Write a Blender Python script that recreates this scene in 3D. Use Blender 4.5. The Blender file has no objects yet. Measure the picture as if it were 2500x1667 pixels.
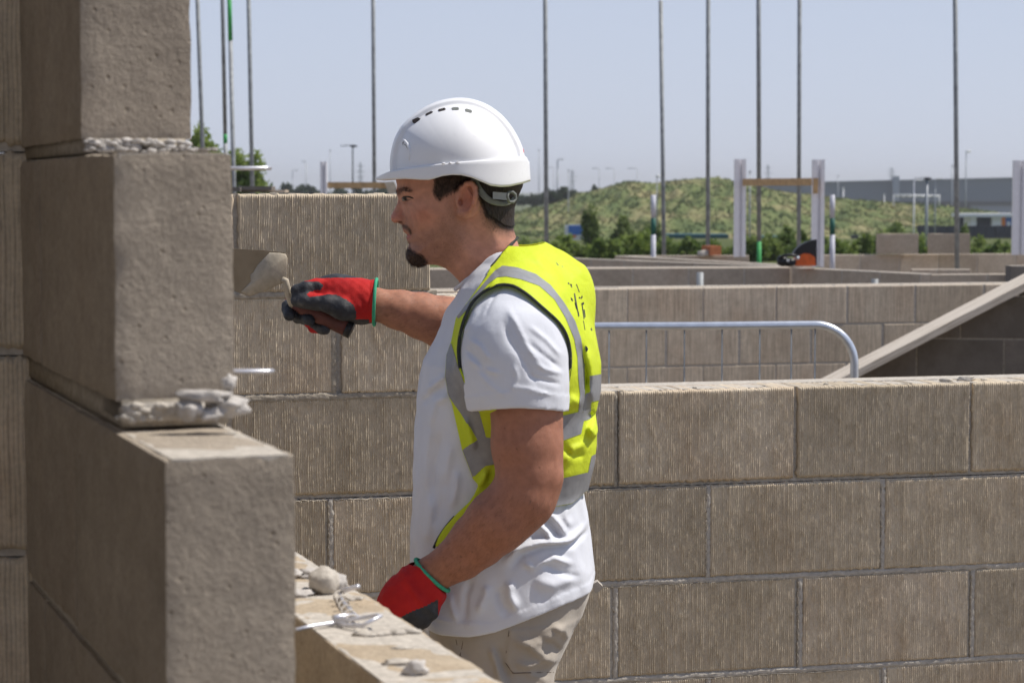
import bpy, math, random
import numpy as np
from mathutils import Vector, Matrix
from mathutils.noise import noise as pnoise, fractal as pfractal
R = math.radians
rng = np.random.default_rng(7)
random.seed(7)
sc = bpy.context.scene
COL = sc.collection

# ------------------------------------------------------------------ camera, sky, sun, exposure
CAMZ = 1.62; F = 5500.0; PITCH = math.atan(370.5 / F)
cam_d = bpy.data.cameras.new('camera'); cam = bpy.data.objects.new('camera', cam_d); COL.objects.link(cam)
cam.location = (0, 0, CAMZ); cam.rotation_euler = (R(90) - PITCH, 0, 0)
cam_d.sensor_width = 36; cam_d.lens = F / 2500 * 36
cam_d.clip_start = .05; cam_d.clip_end = 8000
cam_d.dof.use_dof = True; cam_d.dof.focus_distance = 4.1; cam_d.dof.aperture_fstop = 12.5
sc.camera = cam

SUN_AZ, SUN_EL = R(8), R(57)          # azimuth measured from +X towards +Y
w = bpy.data.worlds.new('World'); sc.world = w; w.use_nodes = True
nt = w.node_tree; bg = nt.nodes['Background']
sky = nt.nodes.new('ShaderNodeTexSky'); sky.sky_type = 'NISHITA'; sky.sun_disc = False
sky.sun_elevation = SUN_EL; sky.sun_rotation = R(90) - SUN_AZ
sky.air_density = 0.8; sky.dust_density = 0; sky.ozone_density = 5.0; sky.altitude = 0
# summer haze whitens the sky towards the horizon, all round
tcw = nt.nodes.new('ShaderNodeTexCoord'); spw = nt.nodes.new('ShaderNodeSeparateXYZ'); nt.links.new(tcw.outputs['Generated'], spw.inputs[0])
rw = nt.nodes.new('ShaderNodeValToRGB'); rw.color_ramp.elements[0].position = 0; rw.color_ramp.elements[0].color = (.92,) * 3 + (1,)
rw.color_ramp.elements[1].position = .75; rw.color_ramp.elements[1].color = (.12,) * 3 + (1,)
e_ = rw.color_ramp.elements.new(.10); e_.color = (.78,) * 3 + (1,)
nt.links.new(spw.outputs[2], rw.inputs[0])
mw = nt.nodes.new('ShaderNodeMix'); mw.data_type = 'RGBA'; nt.links.new(rw.outputs[0], mw.inputs[0])
nt.links.new(sky.outputs[0], mw.inputs[6]); mw.inputs[7].default_value = (5.75, 6.2, 7.55, 1)
nt.links.new(mw.outputs[2], bg.inputs[0]); bg.inputs[1].default_value = 0.105
sun_d = bpy.data.lights.new('sun', 'SUN'); sun = bpy.data.objects.new('sun', sun_d); COL.objects.link(sun)
sun_d.energy = 4.9; sun_d.angle = R(.53); sun_d.color = (1.0, .94, .85)
S = Vector((math.cos(SUN_AZ) * math.cos(SUN_EL), math.sin(SUN_AZ) * math.cos(SUN_EL), math.sin(SUN_EL)))
sun.rotation_euler = S.to_track_quat('Z', 'Y').to_euler()
sc.view_settings.view_transform = 'Standard'; sc.view_settings.look = 'None'
sc.view_settings.exposure = 0.0; sc.view_settings.gamma = 1; sc.view_settings.use_curve_mapping = False
sc.cycles.max_bounces = 6

# ------------------------------------------------------------------ helpers
cP, sP = math.cos(PITCH), math.sin(PITCH)
def at(px, py, Y):
    u = (px - 1250) / F; v = (833.5 - py) / F
    d = np.array([u, cP + v * sP, -sP + v * cP])
    p = d * (Y / d[1]); p[2] += CAMZ
    return p
def proj(P):
    P = np.asarray(P, float); X = P[..., 0]; Y = P[..., 1]; Z = P[..., 2] - CAMZ
    cy = Y * cP - Z * sP; cz = Y * sP + Z * cP
    return 1250 + F * X / cy, 833.5 - F * cz / cy
def r1(x, y): return (900 + x / 3.137, 200 + y / 3.137)
def r2(x, y): return (550 + x / 3.137, 550 + y / 3.137)
def r3(x, y): return (950 + x / 2.24, 560 + y / 2.24)
def r4(x, y): return (900 + x / 2.765, 1100 + y / 2.765)
def tag(o, label=None, cat=None, group=None, kind=None):
    if label: o['label'] = label
    if cat: o['category'] = cat
    if group: o['group'] = group
    if kind: o['kind'] = kind
    return o
def empty(name, loc, label=None, cat=None, group=None):
    o = bpy.data.objects.new(name, None); COL.objects.link(o); o.location = loc
    o.empty_display_size = .1
    return tag(o, label, cat, group)
def link(name, me, parent=None, world=True):
    o = bpy.data.objects.new(name, me); COL.objects.link(o)
    if parent is not None:
        o.parent = parent
        if world: o.matrix_parent_inverse = Matrix.Translation(parent.location).inverted() if parent.rotation_euler.z == 0 else (Matrix.Translation(parent.location) @ parent.rotation_euler.to_matrix().to_4x4()).inverted()
    return o
def mesh(V, Fc, mat=None, smooth=False, name='mesh'):
    """V (n,3); Fc list of faces or (m,4)/(m,3) array"""
    me = bpy.data.meshes.new(name)
    V = np.asarray(V, np.float32)
    if isinstance(Fc, np.ndarray):
        k = Fc.shape[1]; m = len(Fc)
        me.vertices.add(len(V)); me.vertices.foreach_set('co', V.ravel())
        me.loops.add(m * k); me.loops.foreach_set('vertex_index', Fc.astype(np.int32).ravel())
        me.polygons.add(m); me.polygons.foreach_set('loop_start', np.arange(m, dtype=np.int32) * k)
        me.update(calc_edges=True)
    else:
        me.from_pydata([tuple(map(float, v)) for v in V], [], Fc)
    if smooth: me.polygons.foreach_set('use_smooth', np.ones(len(me.polygons), bool))
    if mat: me.materials.append(mat)
    me.update()
    return me
class MB:
    """collects simple shapes into one mesh"""
    def __init__(s): s.V = []; s.F = []
    def add(s, V, Fc):
        n = len(s.V); s.V += [tuple(map(float, v)) for v in V]; s.F += [tuple(n + i for i in f) for f in Fc]; return s
    def box(s, c, size, rot=None):
        c = Vector(c); h = Vector(size) / 2
        P = [Vector((x, y, z)) for x in (-h.x, h.x) for y in (-h.y, h.y) for z in (-h.z, h.z)]
        if rot is not None: P = [rot @ p for p in P]
        return s.add([p + c for p in P], [(0,1,3,2),(4,6,7,5),(0,4,5,1),(2,3,7,6),(0,2,6,4),(1,5,7,3)])
    def tube(s, pts, r, n=10, cap=True):
        pts = [Vector(p) for p in pts]; m = len(pts)
        rs = r if hasattr(r, '__len__') else [r] * m
        up = None; base = len(s.V); V = []
        for i, p in enumerate(pts):
            t = (pts[min(i + 1, m - 1)] - pts[max(i - 1, 0)]).normalized()
            if up is None:
                up = t.orthogonal().normalized()
            up = (up - t * up.dot(t)).normalized(); b = t.cross(up)
            for k in range(n):
                a = 2 * math.pi * k / n; V.append(p + (up * math.cos(a) + b * math.sin(a)) * rs[i])
        Fc = [(i * n + k, i * n + (k + 1) % n, (i + 1) * n + (k + 1) % n, (i + 1) * n + k) for i in range(m - 1) for k in range(n)]
        if cap: Fc += [tuple(range(n))[::-1], tuple((m - 1) * n + k for k in range(n))]
        return s.add(V, Fc)
    def prism(s, poly, vec):
        n = len(poly); vec = Vector(vec)
        V = [Vector(p) for p in poly] + [Vector(p) + vec for p in poly]
        return s.add(V, [tuple(range(n))[::-1], tuple(range(n, 2 * n))] + [(i, (i + 1) % n, n + (i + 1) % n, n + i) for i in range(n)])
    def ico(s, c, r, sub=2, squash=(1, 1, 1), jit=0., seed=0):
        import bmesh
        bm = bmesh.new(); bmesh.ops.create_icosphere(bm, subdivisions=sub, radius=1)
        V = []
        for v in bm.verts:
            k = 1 + jit * pnoise(v.co * 1.7 + Vector((seed * 7.1, seed * 3.3, 0))) + jit * .5 * pnoise(v.co * 4 + Vector((seed, 0, 0)))
            V.append(Vector((v.co.x * r * squash[0], v.co.y * r * squash[1], v.co.z * r * squash[2])) * k + Vector(c))
        Fc = [tuple(v.index for v in f.verts) for f in bm.faces]; bm.free()
        return s.add(V, Fc)
    def build(s, name, mat, parent=None, smooth=False):
        return link(name, mesh(s.V, s.F, mat, smooth, name), parent)

# ------------------------------------------------------------------ materials
def srgb(r, g, b):
    f = lambda c: (c / 12.92 if c <= .04045 else ((c + .055) / 1.055) ** 2.4)
    return tuple(f(c / 255) for c in (r, g, b)) + (1,)
class N:
    def __init__(s, name):
        s.m = bpy.data.materials.new(name); s.m.use_nodes = True; s.t = s.m.node_tree; s.b = s.t.nodes['Principled BSDF']
    def n(s, kind, **kw):
        x = s.t.nodes.new(kind)
        for k, v in kw.items():
            if k in x.inputs.keys() if hasattr(x.inputs, 'keys') else False: x.inputs[k].default_value = v
            else: setattr(x, k, v)
        return x
    def l(s, a, b): s.t.links.new(a, b)
    def vec(s, scale=(1, 1, 1), rnd=True):
        tc = s.n('ShaderNodeTexCoord'); mp = s.n('ShaderNodeMapping'); mp.inputs['Scale'].default_value = scale
        if rnd:
            oi = s.n('ShaderNodeObjectInfo'); mu = s.n('ShaderNodeMath', operation='MULTIPLY'); mu.inputs[1].default_value = 37.0
            s.l(oi.outputs['Random'], mu.inputs[0]); ad = s.n('ShaderNodeVectorMath', operation='ADD')
            s.l(tc.outputs['Object'], ad.inputs[0]); s.l(mu.outputs[0], ad.inputs[1]); s.l(ad.outputs[0], mp.inputs['Vector'])
        else: s.l(tc.outputs['Object'], mp.inputs['Vector'])
        return mp.outputs[0]
    def noise(s, v, scale, detail=4, rough=.55):
        x = s.n('ShaderNodeTexNoise'); x.inputs['Scale'].default_value = scale; x.inputs['Detail'].default_value = detail; x.inputs['Roughness'].default_value = rough
        s.l(v, x.inputs['Vector']); return x.outputs['Fac']
    def ramp(s, f, stops):
        x = s.n('ShaderNodeValToRGB'); e = x.color_ramp.elements
        while len(e) < len(stops): e.new(.5)
        for i, (p, c) in enumerate(stops): e[i].position = p; e[i].color = c if len(c) == 4 else tuple(c) + (1,)
        s.l(f, x.inputs[0]); return x.outputs[0]
    def mix(s, f, a, b, blend='MIX'):
        x = s.n('ShaderNodeMix', data_type='RGBA', blend_type=blend)
        for sock, val in ((x.inputs[0], f), (x.inputs[6], a), (x.inputs[7], b)):
            if hasattr(val, 'default_value') or hasattr(val, 'links'): s.l(val, sock)
            else: sock.default_value = val
        return x.outputs[2]
    def math(s, op, a, b=None):
        x = s.n('ShaderNodeMath', operation=op)
        for i, val in enumerate((a, b)):
            if val is None: continue
            if hasattr(val, 'links'): s.l(val, x.inputs[i])
            else: x.inputs[i].default_value = val
        return x.outputs[0]
    def bump(s, f, strength=.3, dist=.002, prev=None):
        x = s.n('ShaderNodeBump'); x.inputs['Strength'].default_value = strength; x.inputs['Distance'].default_value = dist
        s.l(f, x.inputs['Height'])
        if prev is not None: s.l(prev, x.inputs['Normal'])
        return x.outputs[0]
    def out(s, color=None, rough=.8, normal=None, spec=.3, metal=0.):
        if color is not None:
            if hasattr(color, 'links'): s.l(color, s.b.inputs['Base Color'])
            else: s.b.inputs['Base Color'].default_value = color
        if hasattr(rough, 'links'): s.l(rough, s.b.inputs['Roughness'])
        else: s.b.inputs['Roughness'].default_value = rough
        s.b.inputs['Specular IOR Level'].default_value = spec; s.b.inputs['Metallic'].default_value = metal
        if normal is not None: s.l(normal, s.b.inputs['Normal'])
        return s.m
def simple(name, c, rough=.7, spec=.3, metal=0., nscale=30, amt=.15, bump=0., bd=.002):
    m = N(name); v = m.vec(); f = m.noise(v, nscale, 5)
    lo = tuple(x * (1 - amt) for x in c[:3]) + (1,); hi = tuple(min(1, x * (1 + amt)) for x in c[:3]) + (1,)
    col = m.ramp(f, [(.3, lo), (.7, hi)])
    nb = m.bump(f, bump, bd) if bump else None
    return m.out(col, rough, nb, spec, metal)
def block_mat(name, a, b, brown, rnd_amt=.5, streak=0., bumpd=.002, pit=True, rough_bump=.6):
    m = N(name); v = m.vec(); oi = m.n('ShaderNodeObjectInfo')
    big = m.noise(v, 5, 3); fine = m.noise(v, 160, 4, .7); mid = m.noise(v, 28, 4, .6)
    col = m.ramp(big, [(.3, a), (.7, b)])
    bf = m.math('MULTIPLY', m.ramp(m.noise(m.vec((1, 1, .55)), 6.5, 3), [(.50, (0, 0, 0, 1)), (.75, (1, 1, 1, 1))]), .45)
    bf = m.math('MULTIPLY', bf, m.ramp(oi.outputs['Random'], [(.15, (.1, .1, .1, 1)), (.9, (1, 1, 1, 1))]))
    col = m.mix(bf, col, brown)
    k = m.ramp(oi.outputs['Random'], [(0, (1 - rnd_amt * .3,) * 3), (.5, (1, 1, 1)), (1, (1 + rnd_amt * .12, 1 + rnd_amt * .12, 1 + rnd_amt * .16))])
    col = m.mix(1.0, col, k, 'MULTIPLY')
    col = m.mix(1.0, col, m.ramp(fine, [(.3, (.84, .84, .84)), (.7, (1.13, 1.13, 1.13))]), 'MULTIPLY')
    col = m.mix(1.0, col, m.ramp(mid, [(.3, (.88, .88, .88)), (.7, (1.08, 1.08, 1.08))]), 'MULTIPLY')
    if streak:
        sn = m.noise(m.vec((1, 1, .03)), 160, 2)
        col = m.mix(streak, col, m.mix(1.0, col, m.ramp(sn, [(.35, (.6, .6, .6)), (.65, (1.35, 1.33, 1.3))]), 'MULTIPLY'))
    nb = m.bump(fine, rough_bump, bumpd)
    nb = m.bump(mid, rough_bump * .35, bumpd * 2.0, nb)
    if pit:
        vo = m.n('ShaderNodeTexVoronoi'); vo.inputs['Scale'].default_value = 60; m.l(v, vo.inputs['Vector'])
        pf = m.ramp(vo.outputs['Distance'], [(.0, (0, 0, 0, 1)), (.16, (1, 1, 1, 1))])
        nb = m.bump(pf, .5, bumpd * 1.5, nb)
        col = m.mix(1.0, col, m.ramp(pf, [(0, (.7, .68, .65)), (1, (1, 1, 1))]), 'MULTIPLY')
    return m.out(col, .93, nb, .15)
M = {}
M['block'] = block_mat('ribbed_block', (.56, .47, .345, 1), (.66, .56, .425, 1), (.42, .275, .155, 1), pit=False, bumpd=.0012, rough_bump=.35)
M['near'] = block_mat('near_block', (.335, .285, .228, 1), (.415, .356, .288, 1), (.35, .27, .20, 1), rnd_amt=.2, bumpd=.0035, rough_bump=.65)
M['sandy'] = block_mat('sandy_block', (.40, .325, .235, 1), (.47, .395, .295, 1), (.40, .29, .18, 1), rnd_amt=.2, bumpd=.003, rough_bump=.6)
M['dark2'] = block_mat('shaded_block', (.13, .11, .09, 1), (.175, .15, .125, 1), (.16, .115, .08, 1), pit=False)  # darkened block colour carries the shade of the wall under the plank
M['far'] = block_mat('far_block', (.49, .405, .31, 1), (.57, .485, .38, 1), (.42, .29, .19, 1), streak=.5, pit=False)
M['smooth_far'] = block_mat('smooth_far_block', (.46, .38, .295, 1), (.54, .455, .36, 1), (.41, .285, .195, 1), pit=False)
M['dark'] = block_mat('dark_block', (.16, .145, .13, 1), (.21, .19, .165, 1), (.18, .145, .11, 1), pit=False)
M['mortar'] = simple('mortar', (.48, .44, .385), .95, .1, nscale=90, amt=.2, bump=.7, bd=.003)
M['mortar_dark'] = simple('mortar_damp', (.36, .315, .255), .95, .1, nscale=90, amt=.25, bump=.7, bd=.003)
M['mortar_dry'] = simple('mortar_dry', (.50, .47, .44), .95, .1, nscale=70, amt=.2, bump=.8, bd=.003)
M['steel'] = simple('galvanised_tube', (.27, .285, .295), .62, .35, .2, nscale=14, amt=.3)
M['bright'] = simple('bright_galvanised', (.72, .75, .80), .34, .5, .75, nscale=30, amt=.1)
M['green'] = simple('green_paint', (.06, .34, .10), .6)
M['wire'] = simple('stainless_wire', (.70, .70, .74), .35, .5, .6, nscale=60)
M['white_pvc'] = simple('white_profile', (.84, .83, .86), .5, .4, amt=.05)
M['timber'] = simple('sawn_timber', (.50, .33, .17), .75, nscale=20, amt=.2)
M['brick'] = simple('red_brick', (.42, .16, .08), .9, .1, amt=.25, nscale=40)
M['black'] = simple('black_plastic', (.015, .015, .017), .45, .4)
M['orange'] = simple('orange_plastic', (.75, .13, .02), .4, .4)
M['dirt'] = simple('ground_soil', (.20, .17, .125), .95, .1, nscale=3, amt=.3)

# board
m = N('scaffold_board'); v = m.vec((1, 18, 18)); f = m.noise(v, 5, 6, .6)
col = m.ramp(f, [(.3, (.42, .35, .27, 1)), (.50, (.68, .60, .50, 1)), (.75, (.76, .69, .60, 1))])
M['board'] = m.out(col, .85, m.bump(f, .3, .004), .2)

# ------------------------------------------------------------------ blocks and walls
A15 = R(15)
def smooth_noise(n1, n2, s1, s2, seed):
    g = np.random.default_rng(seed); a = g.standard_normal((int(n1 / s1) + 4, int(n2 / s2) + 4))
    i = np.arange(n1) / s1; j = np.arange(n2) / s2
    i0 = i.astype(int); j0 = j.astype(int); fi = (i - i0)[:, None]; fj = (j - j0)[None]
    fi = fi * fi * (3 - 2 * fi); fj = fj * fj * (3 - 2 * fj)
    g00 = a[np.ix_(i0, j0)]; g10 = a[np.ix_(i0 + 1, j0)]; g01 = a[np.ix_(i0, j0 + 1)]; g11 = a[np.ix_(i0 + 1, j0 + 1)]
    return (g00 * (1 - fi) + g10 * fi) * (1 - fj) + (g01 * (1 - fi) + g11 * fi) * fj
_cache = {}
def ribbed_mesh(L, H, T, seed):
    """front (-y) face carries real raked ribs; local x 0..L, z 0..H, y 0..T (front at 0)"""
    key = ('rib', round(L, 3), round(H, 3), T, seed)
    if key in _cache: return _cache[key]
    dx = .00125; nx = int(L / dx) + 1; nz = max(8, int(H / .0042)) + 1
    x = np.linspace(0, L, nx); z = np.linspace(0, H, nz)
    X, Z = np.meshgrid(x, z, indexing='ij')
    pitch = .0052
    warp = smooth_noise(nx, nz, 60, 14, seed) * .0006 + smooth_noise(nx, nz, 8, 6, seed + 5) * .00035
    ph = (X + warp) / pitch
    ridge = .5 + .5 * np.cos(2 * np.pi * ph); ridge = ridge ** 1.3
    ribid = np.floor(ph + .5).astype(int); ribid -= ribid.min()
    g = np.random.default_rng(seed + 9); ra = g.uniform(.6, 1.2, ribid.max() + 2)
    amp = ra[ribid] * (1 + .36 * smooth_noise(nx, nz, 4, 3.2, seed + 2)) * np.clip(1 + .10 * smooth_noise(nx, nz, 50, 20, seed + 3), .6, 1.3)
    h = .0028 * ridge * np.clip(amp, .05, 2) + .0003 * smooth_noise(nx, nz, 2.5, 1.3, seed + 4) + .0004 * smooth_noise(nx, nz, 70, 25, seed + 6)
    edge = np.minimum(np.minimum(X, L - X), np.minimum(Z, H - Z))
    e = np.clip(edge / .004, 0, 1); h = np.maximum(h, .0001) + .0010
    h = h * (.25 + .75 * e) - .0035 * (1 - e) ** 2 - .001 * (1 - e) * np.abs(smooth_noise(nx, nz, 6, 2, seed + 8))
    jx = .0012 * smooth_noise(nx, nz, 10, 3, seed + 11) * (edge < 1e-6); 
    Xj = X + jx * ((X < 1e-6) | (X > L - 1e-6)); Zj = Z + .0014 * smooth_noise(nx, nz, 5, 3, seed + 12) * ((Z < 1e-6) | (Z > H - 1e-6))
    V = np.stack([Xj, -h, Zj], -1).reshape(-1, 3)
    idx = np.arange(nx * nz).reshape(nx, nz)
    Q = np.stack([idx[:-1, :-1], idx[1:, :-1], idx[1:, 1:], idx[:-1, 1:]], -1).reshape(-1, 4)
    ring = list(idx[:, 0]) + list(idx[-1, 1:]) + list(idx[::-1, -1][1:]) + list(idx[0, ::-1][1:-1])
    base = len(V); RV = V[ring].copy(); RV[:, 1] = T; V = np.vstack([V, RV])
    n = len(ring); Fs = [(ring[(i + 1) % n], ring[i], base + i, base + (i + 1) % n) for i in range(n)]
    me = bpy.data.meshes.new('block')
    allq = np.vstack([Q, np.array(Fs)])
    me = mesh(V, allq, M['block'], True, 'block'); _cache[key] = me
    # flat shade the sides
    sm = np.ones(len(me.polygons), bool); sm[len(Q):] = False; me.polygons.foreach_set('use_smooth', sm)
    return me
def chipped_mesh(L, H, T, seed, step=.009, mat='near'):
    """box with rounded, worn and slightly uneven faces (all sides)"""
    key = ('chip', round(L, 3), round(H, 3), T, seed, mat)
    if key in _cache: return _cache[key]
    V = []; Fc = []
    n = [max(2, int(d / step)) for d in (L, T, H)]; D = (L, T, H)
    for ax in range(3):
        a, b = [(1, 2), (2, 0), (0, 1)][ax]
        for side in (0, 1):
            base = len(V)
            for i in range(n[a] + 1):
                for j in range(n[b] + 1):
                    p = [0, 0, 0]; p[ax] = D[ax] * side; p[a] = D[a] * i / n[a]; p[b] = D[b] * j / n[b]; V.append(p)
            for i in range(n[a]):
                for j in range(n[b]):
                    q = base + i * (n[b] + 1) + j; f = (q, q + n[b] + 1, q + n[b] + 2, q + 1)
                    Fc.append(f if side else f[::-1])
    V = np.array(V, float); r = .0026; lo = np.full(3, r); hi = np.array(D) - r
    q = np.clip(V, lo, hi); d = V - q; ln = np.linalg.norm(d, axis=1, keepdims=True); ln[ln == 0] = 1
    nrm = d / ln
    for k in range(len(V)):
        c = Vector(V[k]) 
        a = pnoise(c * 9 + Vector((seed * 5.3, 0, 0))) * .0016 + pnoise(c * 40 + Vector((seed * 2.3, 7, 0))) * .0009
        edg = (np.abs(d[k]) > 1e-4).sum()
        if edg >= 2: a -= abs(pnoise(c * 22 + Vector((seed, 3, 1)))) * .003
        V[k] = q[k] + nrm[k] * (r + a)
    me = mesh(V, np.array(Fc), M[mat], True, 'block'); _cache[key] = me
    import bmesh
    bm = bmesh.new(); bm.from_mesh(me); bmesh.ops.remove_doubles(bm, verts=bm.verts, dist=.0004); bm.to_mesh(me); bm.free(); me.set_sharp_from_angle(angle=R(32))
    return me
def plain_mesh(L, H, T, mat):
    key = ('plain', round(L, 3), round(H, 3), T, mat)
    if key in _cache: return _cache[key]
    b = .004; V = []; Fc = []
    # box with chamfered front edges
    o = [(0, T, 0), (L, T, 0), (L, T, H), (0, T, H), (0, b, 0), (L, b, 0), (L, b, H), (0, b, H), (b, 0, b), (L - b, 0, b), (L - b, 0, H - b), (b, 0, H - b)]
    Fc = [(0, 3, 2, 1), (0, 1, 5, 4), (1, 2, 6, 5), (2, 3, 7, 6), (3, 0, 4, 7), (4, 5, 9, 8), (5, 6, 10, 9), (6, 7, 11, 10), (7, 4, 8, 11), (8, 9, 10, 11)]
    me = mesh(o, Fc, M[mat], False, 'block'); _cache[key] = me; return me
def wall(name, label, org, ang, courses, T=.1, kind='plain', mat='far', mortar='mortar', recess=.004, cat='wall', zjit=.0, leaf2=0., group=None):
    """org = (x, y) of s=0; courses = list of (z_bottom, height, [perp s positions]) ; block fills between perps less 10 mm"""
    root = empty(name, (org[0], org[1], 0), label, cat, group); root.rotation_euler.z = ang
    g = random.Random(hash(label) % 1000 if False else len(label) * 7 + 3)
    mb = MB(); k = 0; mbs = []
    for (z0, H, perps) in courses:
        for a, b in zip(perps[:-1], perps[1:]):
            L = b - a - (.012 if kind == 'rib' else .010)
            if L < .02: continue
            L = round(L, 2 if kind != 'plain' else 2)
            k += 1; sd = g.randint(0, 4)
            if kind == 'rib': me = ribbed_mesh(L, H, T, sd)
            elif kind == 'chip': me = chipped_mesh(L, H, T, sd % 3, mat=mat)
            else: me = plain_mesh(L, H, T, mat)
            o = bpy.data.objects.new('block', me); COL.objects.link(o); o.parent = root
            o.location = (a + .005, g.uniform(-.0015, .0015), z0 + .005 + g.uniform(-zjit, zjit))
            o.rotation_euler = (0, g.uniform(-.002, .002) if zjit else 0, g.uniform(-.002, .002))
        s0, s1 = perps[0], perps[-1]
        rc = recess[len(mbs)] if hasattr(recess, '__len__') else recess; mbs.append(1)
        mb.box(((s0 + s1) / 2, rc + (T - 2 * rc) / 2, z0 + H / 2 + .001), (s1 - s0 - .014, T - 2 * rc, H + .0082))
    mb.build('mortar', M[mortar], None).parent = root
    return root
def s_on(org, ang, px):
    t = (px - 1250) / F * 1.0
    # X = t * cy ; cy = Y*cP - Z*sP ~ Y (use Y*0.9998) for points near horizon height
    return (t * org[1] - org[0]) / (math.cos(ang) - t * math.sin(ang))

# main wall behind the worker
MO = (.244, 5.149)
sx = lambda px: s_on(MO, A15, px)
ZT = CAMZ - .006
c = [(ZT - .225 * 0 - .220, .215, [sx(470), sx(576), sx(1059)])]
c = []
def course(k, pxs): c.append((ZT - .225 * (k + 1), .215, [sx(p) for p in pxs]))
course(0, [340, 576, 1059]); course(1, [330, 828, 1290])
course(2, [100, 560, 1040, 1508, 1946, 2375, 2800]); course(3, [-150, 330, 804, 1275, 1732.5, 2162, 2590])
course(4, [100, 570, 1040, 1506, 1961, 2386, 2800]); course(5, [-150, 330, 804, 1275, 1736, 2170, 2590])
course(6, [100, 570, 1040, 1506, 1955, 2386, 2800])
main_wall = wall('block_wall', 'ribbed concrete block wall right behind the worker, one end two courses higher', MO, A15, c, T=.1, kind='rib', mortar='mortar', recess=[.009, .009, .009, .003, .003, .003, .003], zjit=.0008)
back = []
for k, o in ((2, -.9), (3, -.7)):
    back.append((ZT - .225 * (k + 1), .215, [o + .45 * i + .03 for i in range(8)]))
bo = (MO[0] - math.sin(A15) * .106, MO[1] + math.cos(A15) * .106)
wall('block_wall', 'second leaf of blocks close behind the ribbed wall, only its top strip in view', bo, A15, back, T=.09, kind='plain', mat='smooth_far')
# crumbs of mortar on its top
for i, (px, dy, r_) in enumerate([(1706, .02, .004), (2328, .03, .009), (2376, .05, .008), (2385, .045, .012), (2399, .05, .007), (2425, .04, .005), (2032, .03, .004), (2100, .02, .003), (1880, .03, .003)]):
    s = sx(px); p = (MO[0] + s * math.cos(A15) - dy * math.sin(A15), MO[1] + s * math.sin(A15) + dy * math.cos(A15), ZT - .45 - .004 + r_ * .35)
    o = MB().ico(p, r_, 2, (1.6, 1, .6), .6, i).build('mortar_crumb', M['mortar'], None, True)
    tag(o, ['lone mortar crumb on the long ribbed wall top near the worker', 'left flat lump of the mortar group on the ribbed wall end', 'second lump of the mortar group on the ribbed wall end', 'tallest mortar lump on top of the ribbed wall at the right', 'lump touching the tallest mortar lump on its right', 'rightmost small mortar lump on the ribbed wall top', 'mortar crumb on the ribbed wall below the foot of the plank', 'tiny mortar speck on the ribbed wall right of the barrier', 'tiny mortar speck on the ribbed wall under the barrier rail'][i], 'mortar crumb', 'mortar crumbs on the ribbed wall')
# mortar smears squeezed out of the joints
def smear(s0, s1, z0, z1, th, seed, vertical=False, mat='mortar'):
    n = max(60, int((s1 - s0) / .009)) if not vertical else 8; m_ = 8 if not vertical else 60
    V = []; g1 = smooth_noise(n, m_, 3, 3, seed); g2 = smooth_noise(n, m_, 2, 1.5, seed + 1)
    for i in range(n):
        for j in range(m_):
            u = i / (n - 1); vv = j / (m_ - 1); e = min(u, 1 - u, .5) * 2, min(vv, 1 - vv) * 2
            k = min(1, e[0] * (12 if not vertical else 2.2)) * min(1, e[1] * (2.2 if not vertical else 12))
            V.append((s0 + (s1 - s0) * u + (g2[i, j] * .0012), -(th * k * (1 + .16 * g2[i, j])) + .001, z0 + (z1 - z0) * vv + g1[i, 0 if not vertical else j] * .0012 * (0 if vertical else 1)))
    idx = np.arange(n * m_).reshape(n, m_)
    Q = np.stack([idx[:-1, :-1], idx[1:, :-1], idx[1:, 1:], idx[:-1, 1:]], -1).reshape(-1, 4)
    return np.array(V), Q
def add_smears(root, lst, mat='mortar_dark'):
    Vs = []; Qs = []; b = 0
    for i, a in enumerate(lst):
        V, Q = smear(*a, seed=31 + i * 3) if len(a) == 5 else smear(*a[:5], seed=31 + i * 3, vertical=a[5])
        Vs.append(V); Qs.append(Q + b); b += len(V)
    o = bpy.data.objects.new('mortar_smear', mesh(np.vstack(Vs), np.vstack(Qs), M[mat], True)); COL.objects.link(o); o.parent = root
zb = lambda k: ZT - .225 * k
add_smears(main_wall, [(sx(400), sx(815), zb(2) - .012, zb(2) + .008, .004), (sx(700), sx(1040), zb(2) - .010, zb(2) + .006, .004),
    (sx(470), sx(1066), zb(1) - .010, zb(1) + .008, .004), (sx(806), sx(821), zb(2) + .004, zb(1) - .03, .003, True), (sx(1512), sx(1530), zb(3) + .0, zb(2) - .004, .0022, True),
    (sx(1500), sx(1508), zb(3), zb(2) - .01, .003, True), (sx(2366), sx(2371), zb(3), zb(2) - .01, .003, True), (sx(1725), sx(1730), zb(4), zb(3) - .01, .003, True),
    (sx(2155), sx(2159), zb(4) + .004, zb(4) + .12, .003, True), (sx(1440), sx(1730), zb(3) - .009, zb(3) - .004, .003),
    (sx(2000), sx(2380), zb(4) - .010, zb(4) - .006, .0028), (sx(1400), sx(1950), zb(4) - .010, zb(4) - .006, .0028), (sx(1953), sx(1957), zb(5), zb(4) - .01, .003, True),
    (sx(2379), sx(2383), zb(5), zb(4) - .01, .003, True), (sx(1660), sx(2160), zb(5) - .010, zb(5) - .006, .0028), (sx(700), sx(798), zb(3) - .010, zb(3) - .006, .003), (sx(797), sx(800), zb(4), zb(3) - .01, .003, True),
    (sx(810), sx(1010), zb(3) - .010, zb(3) - .006, .0028)])

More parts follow.
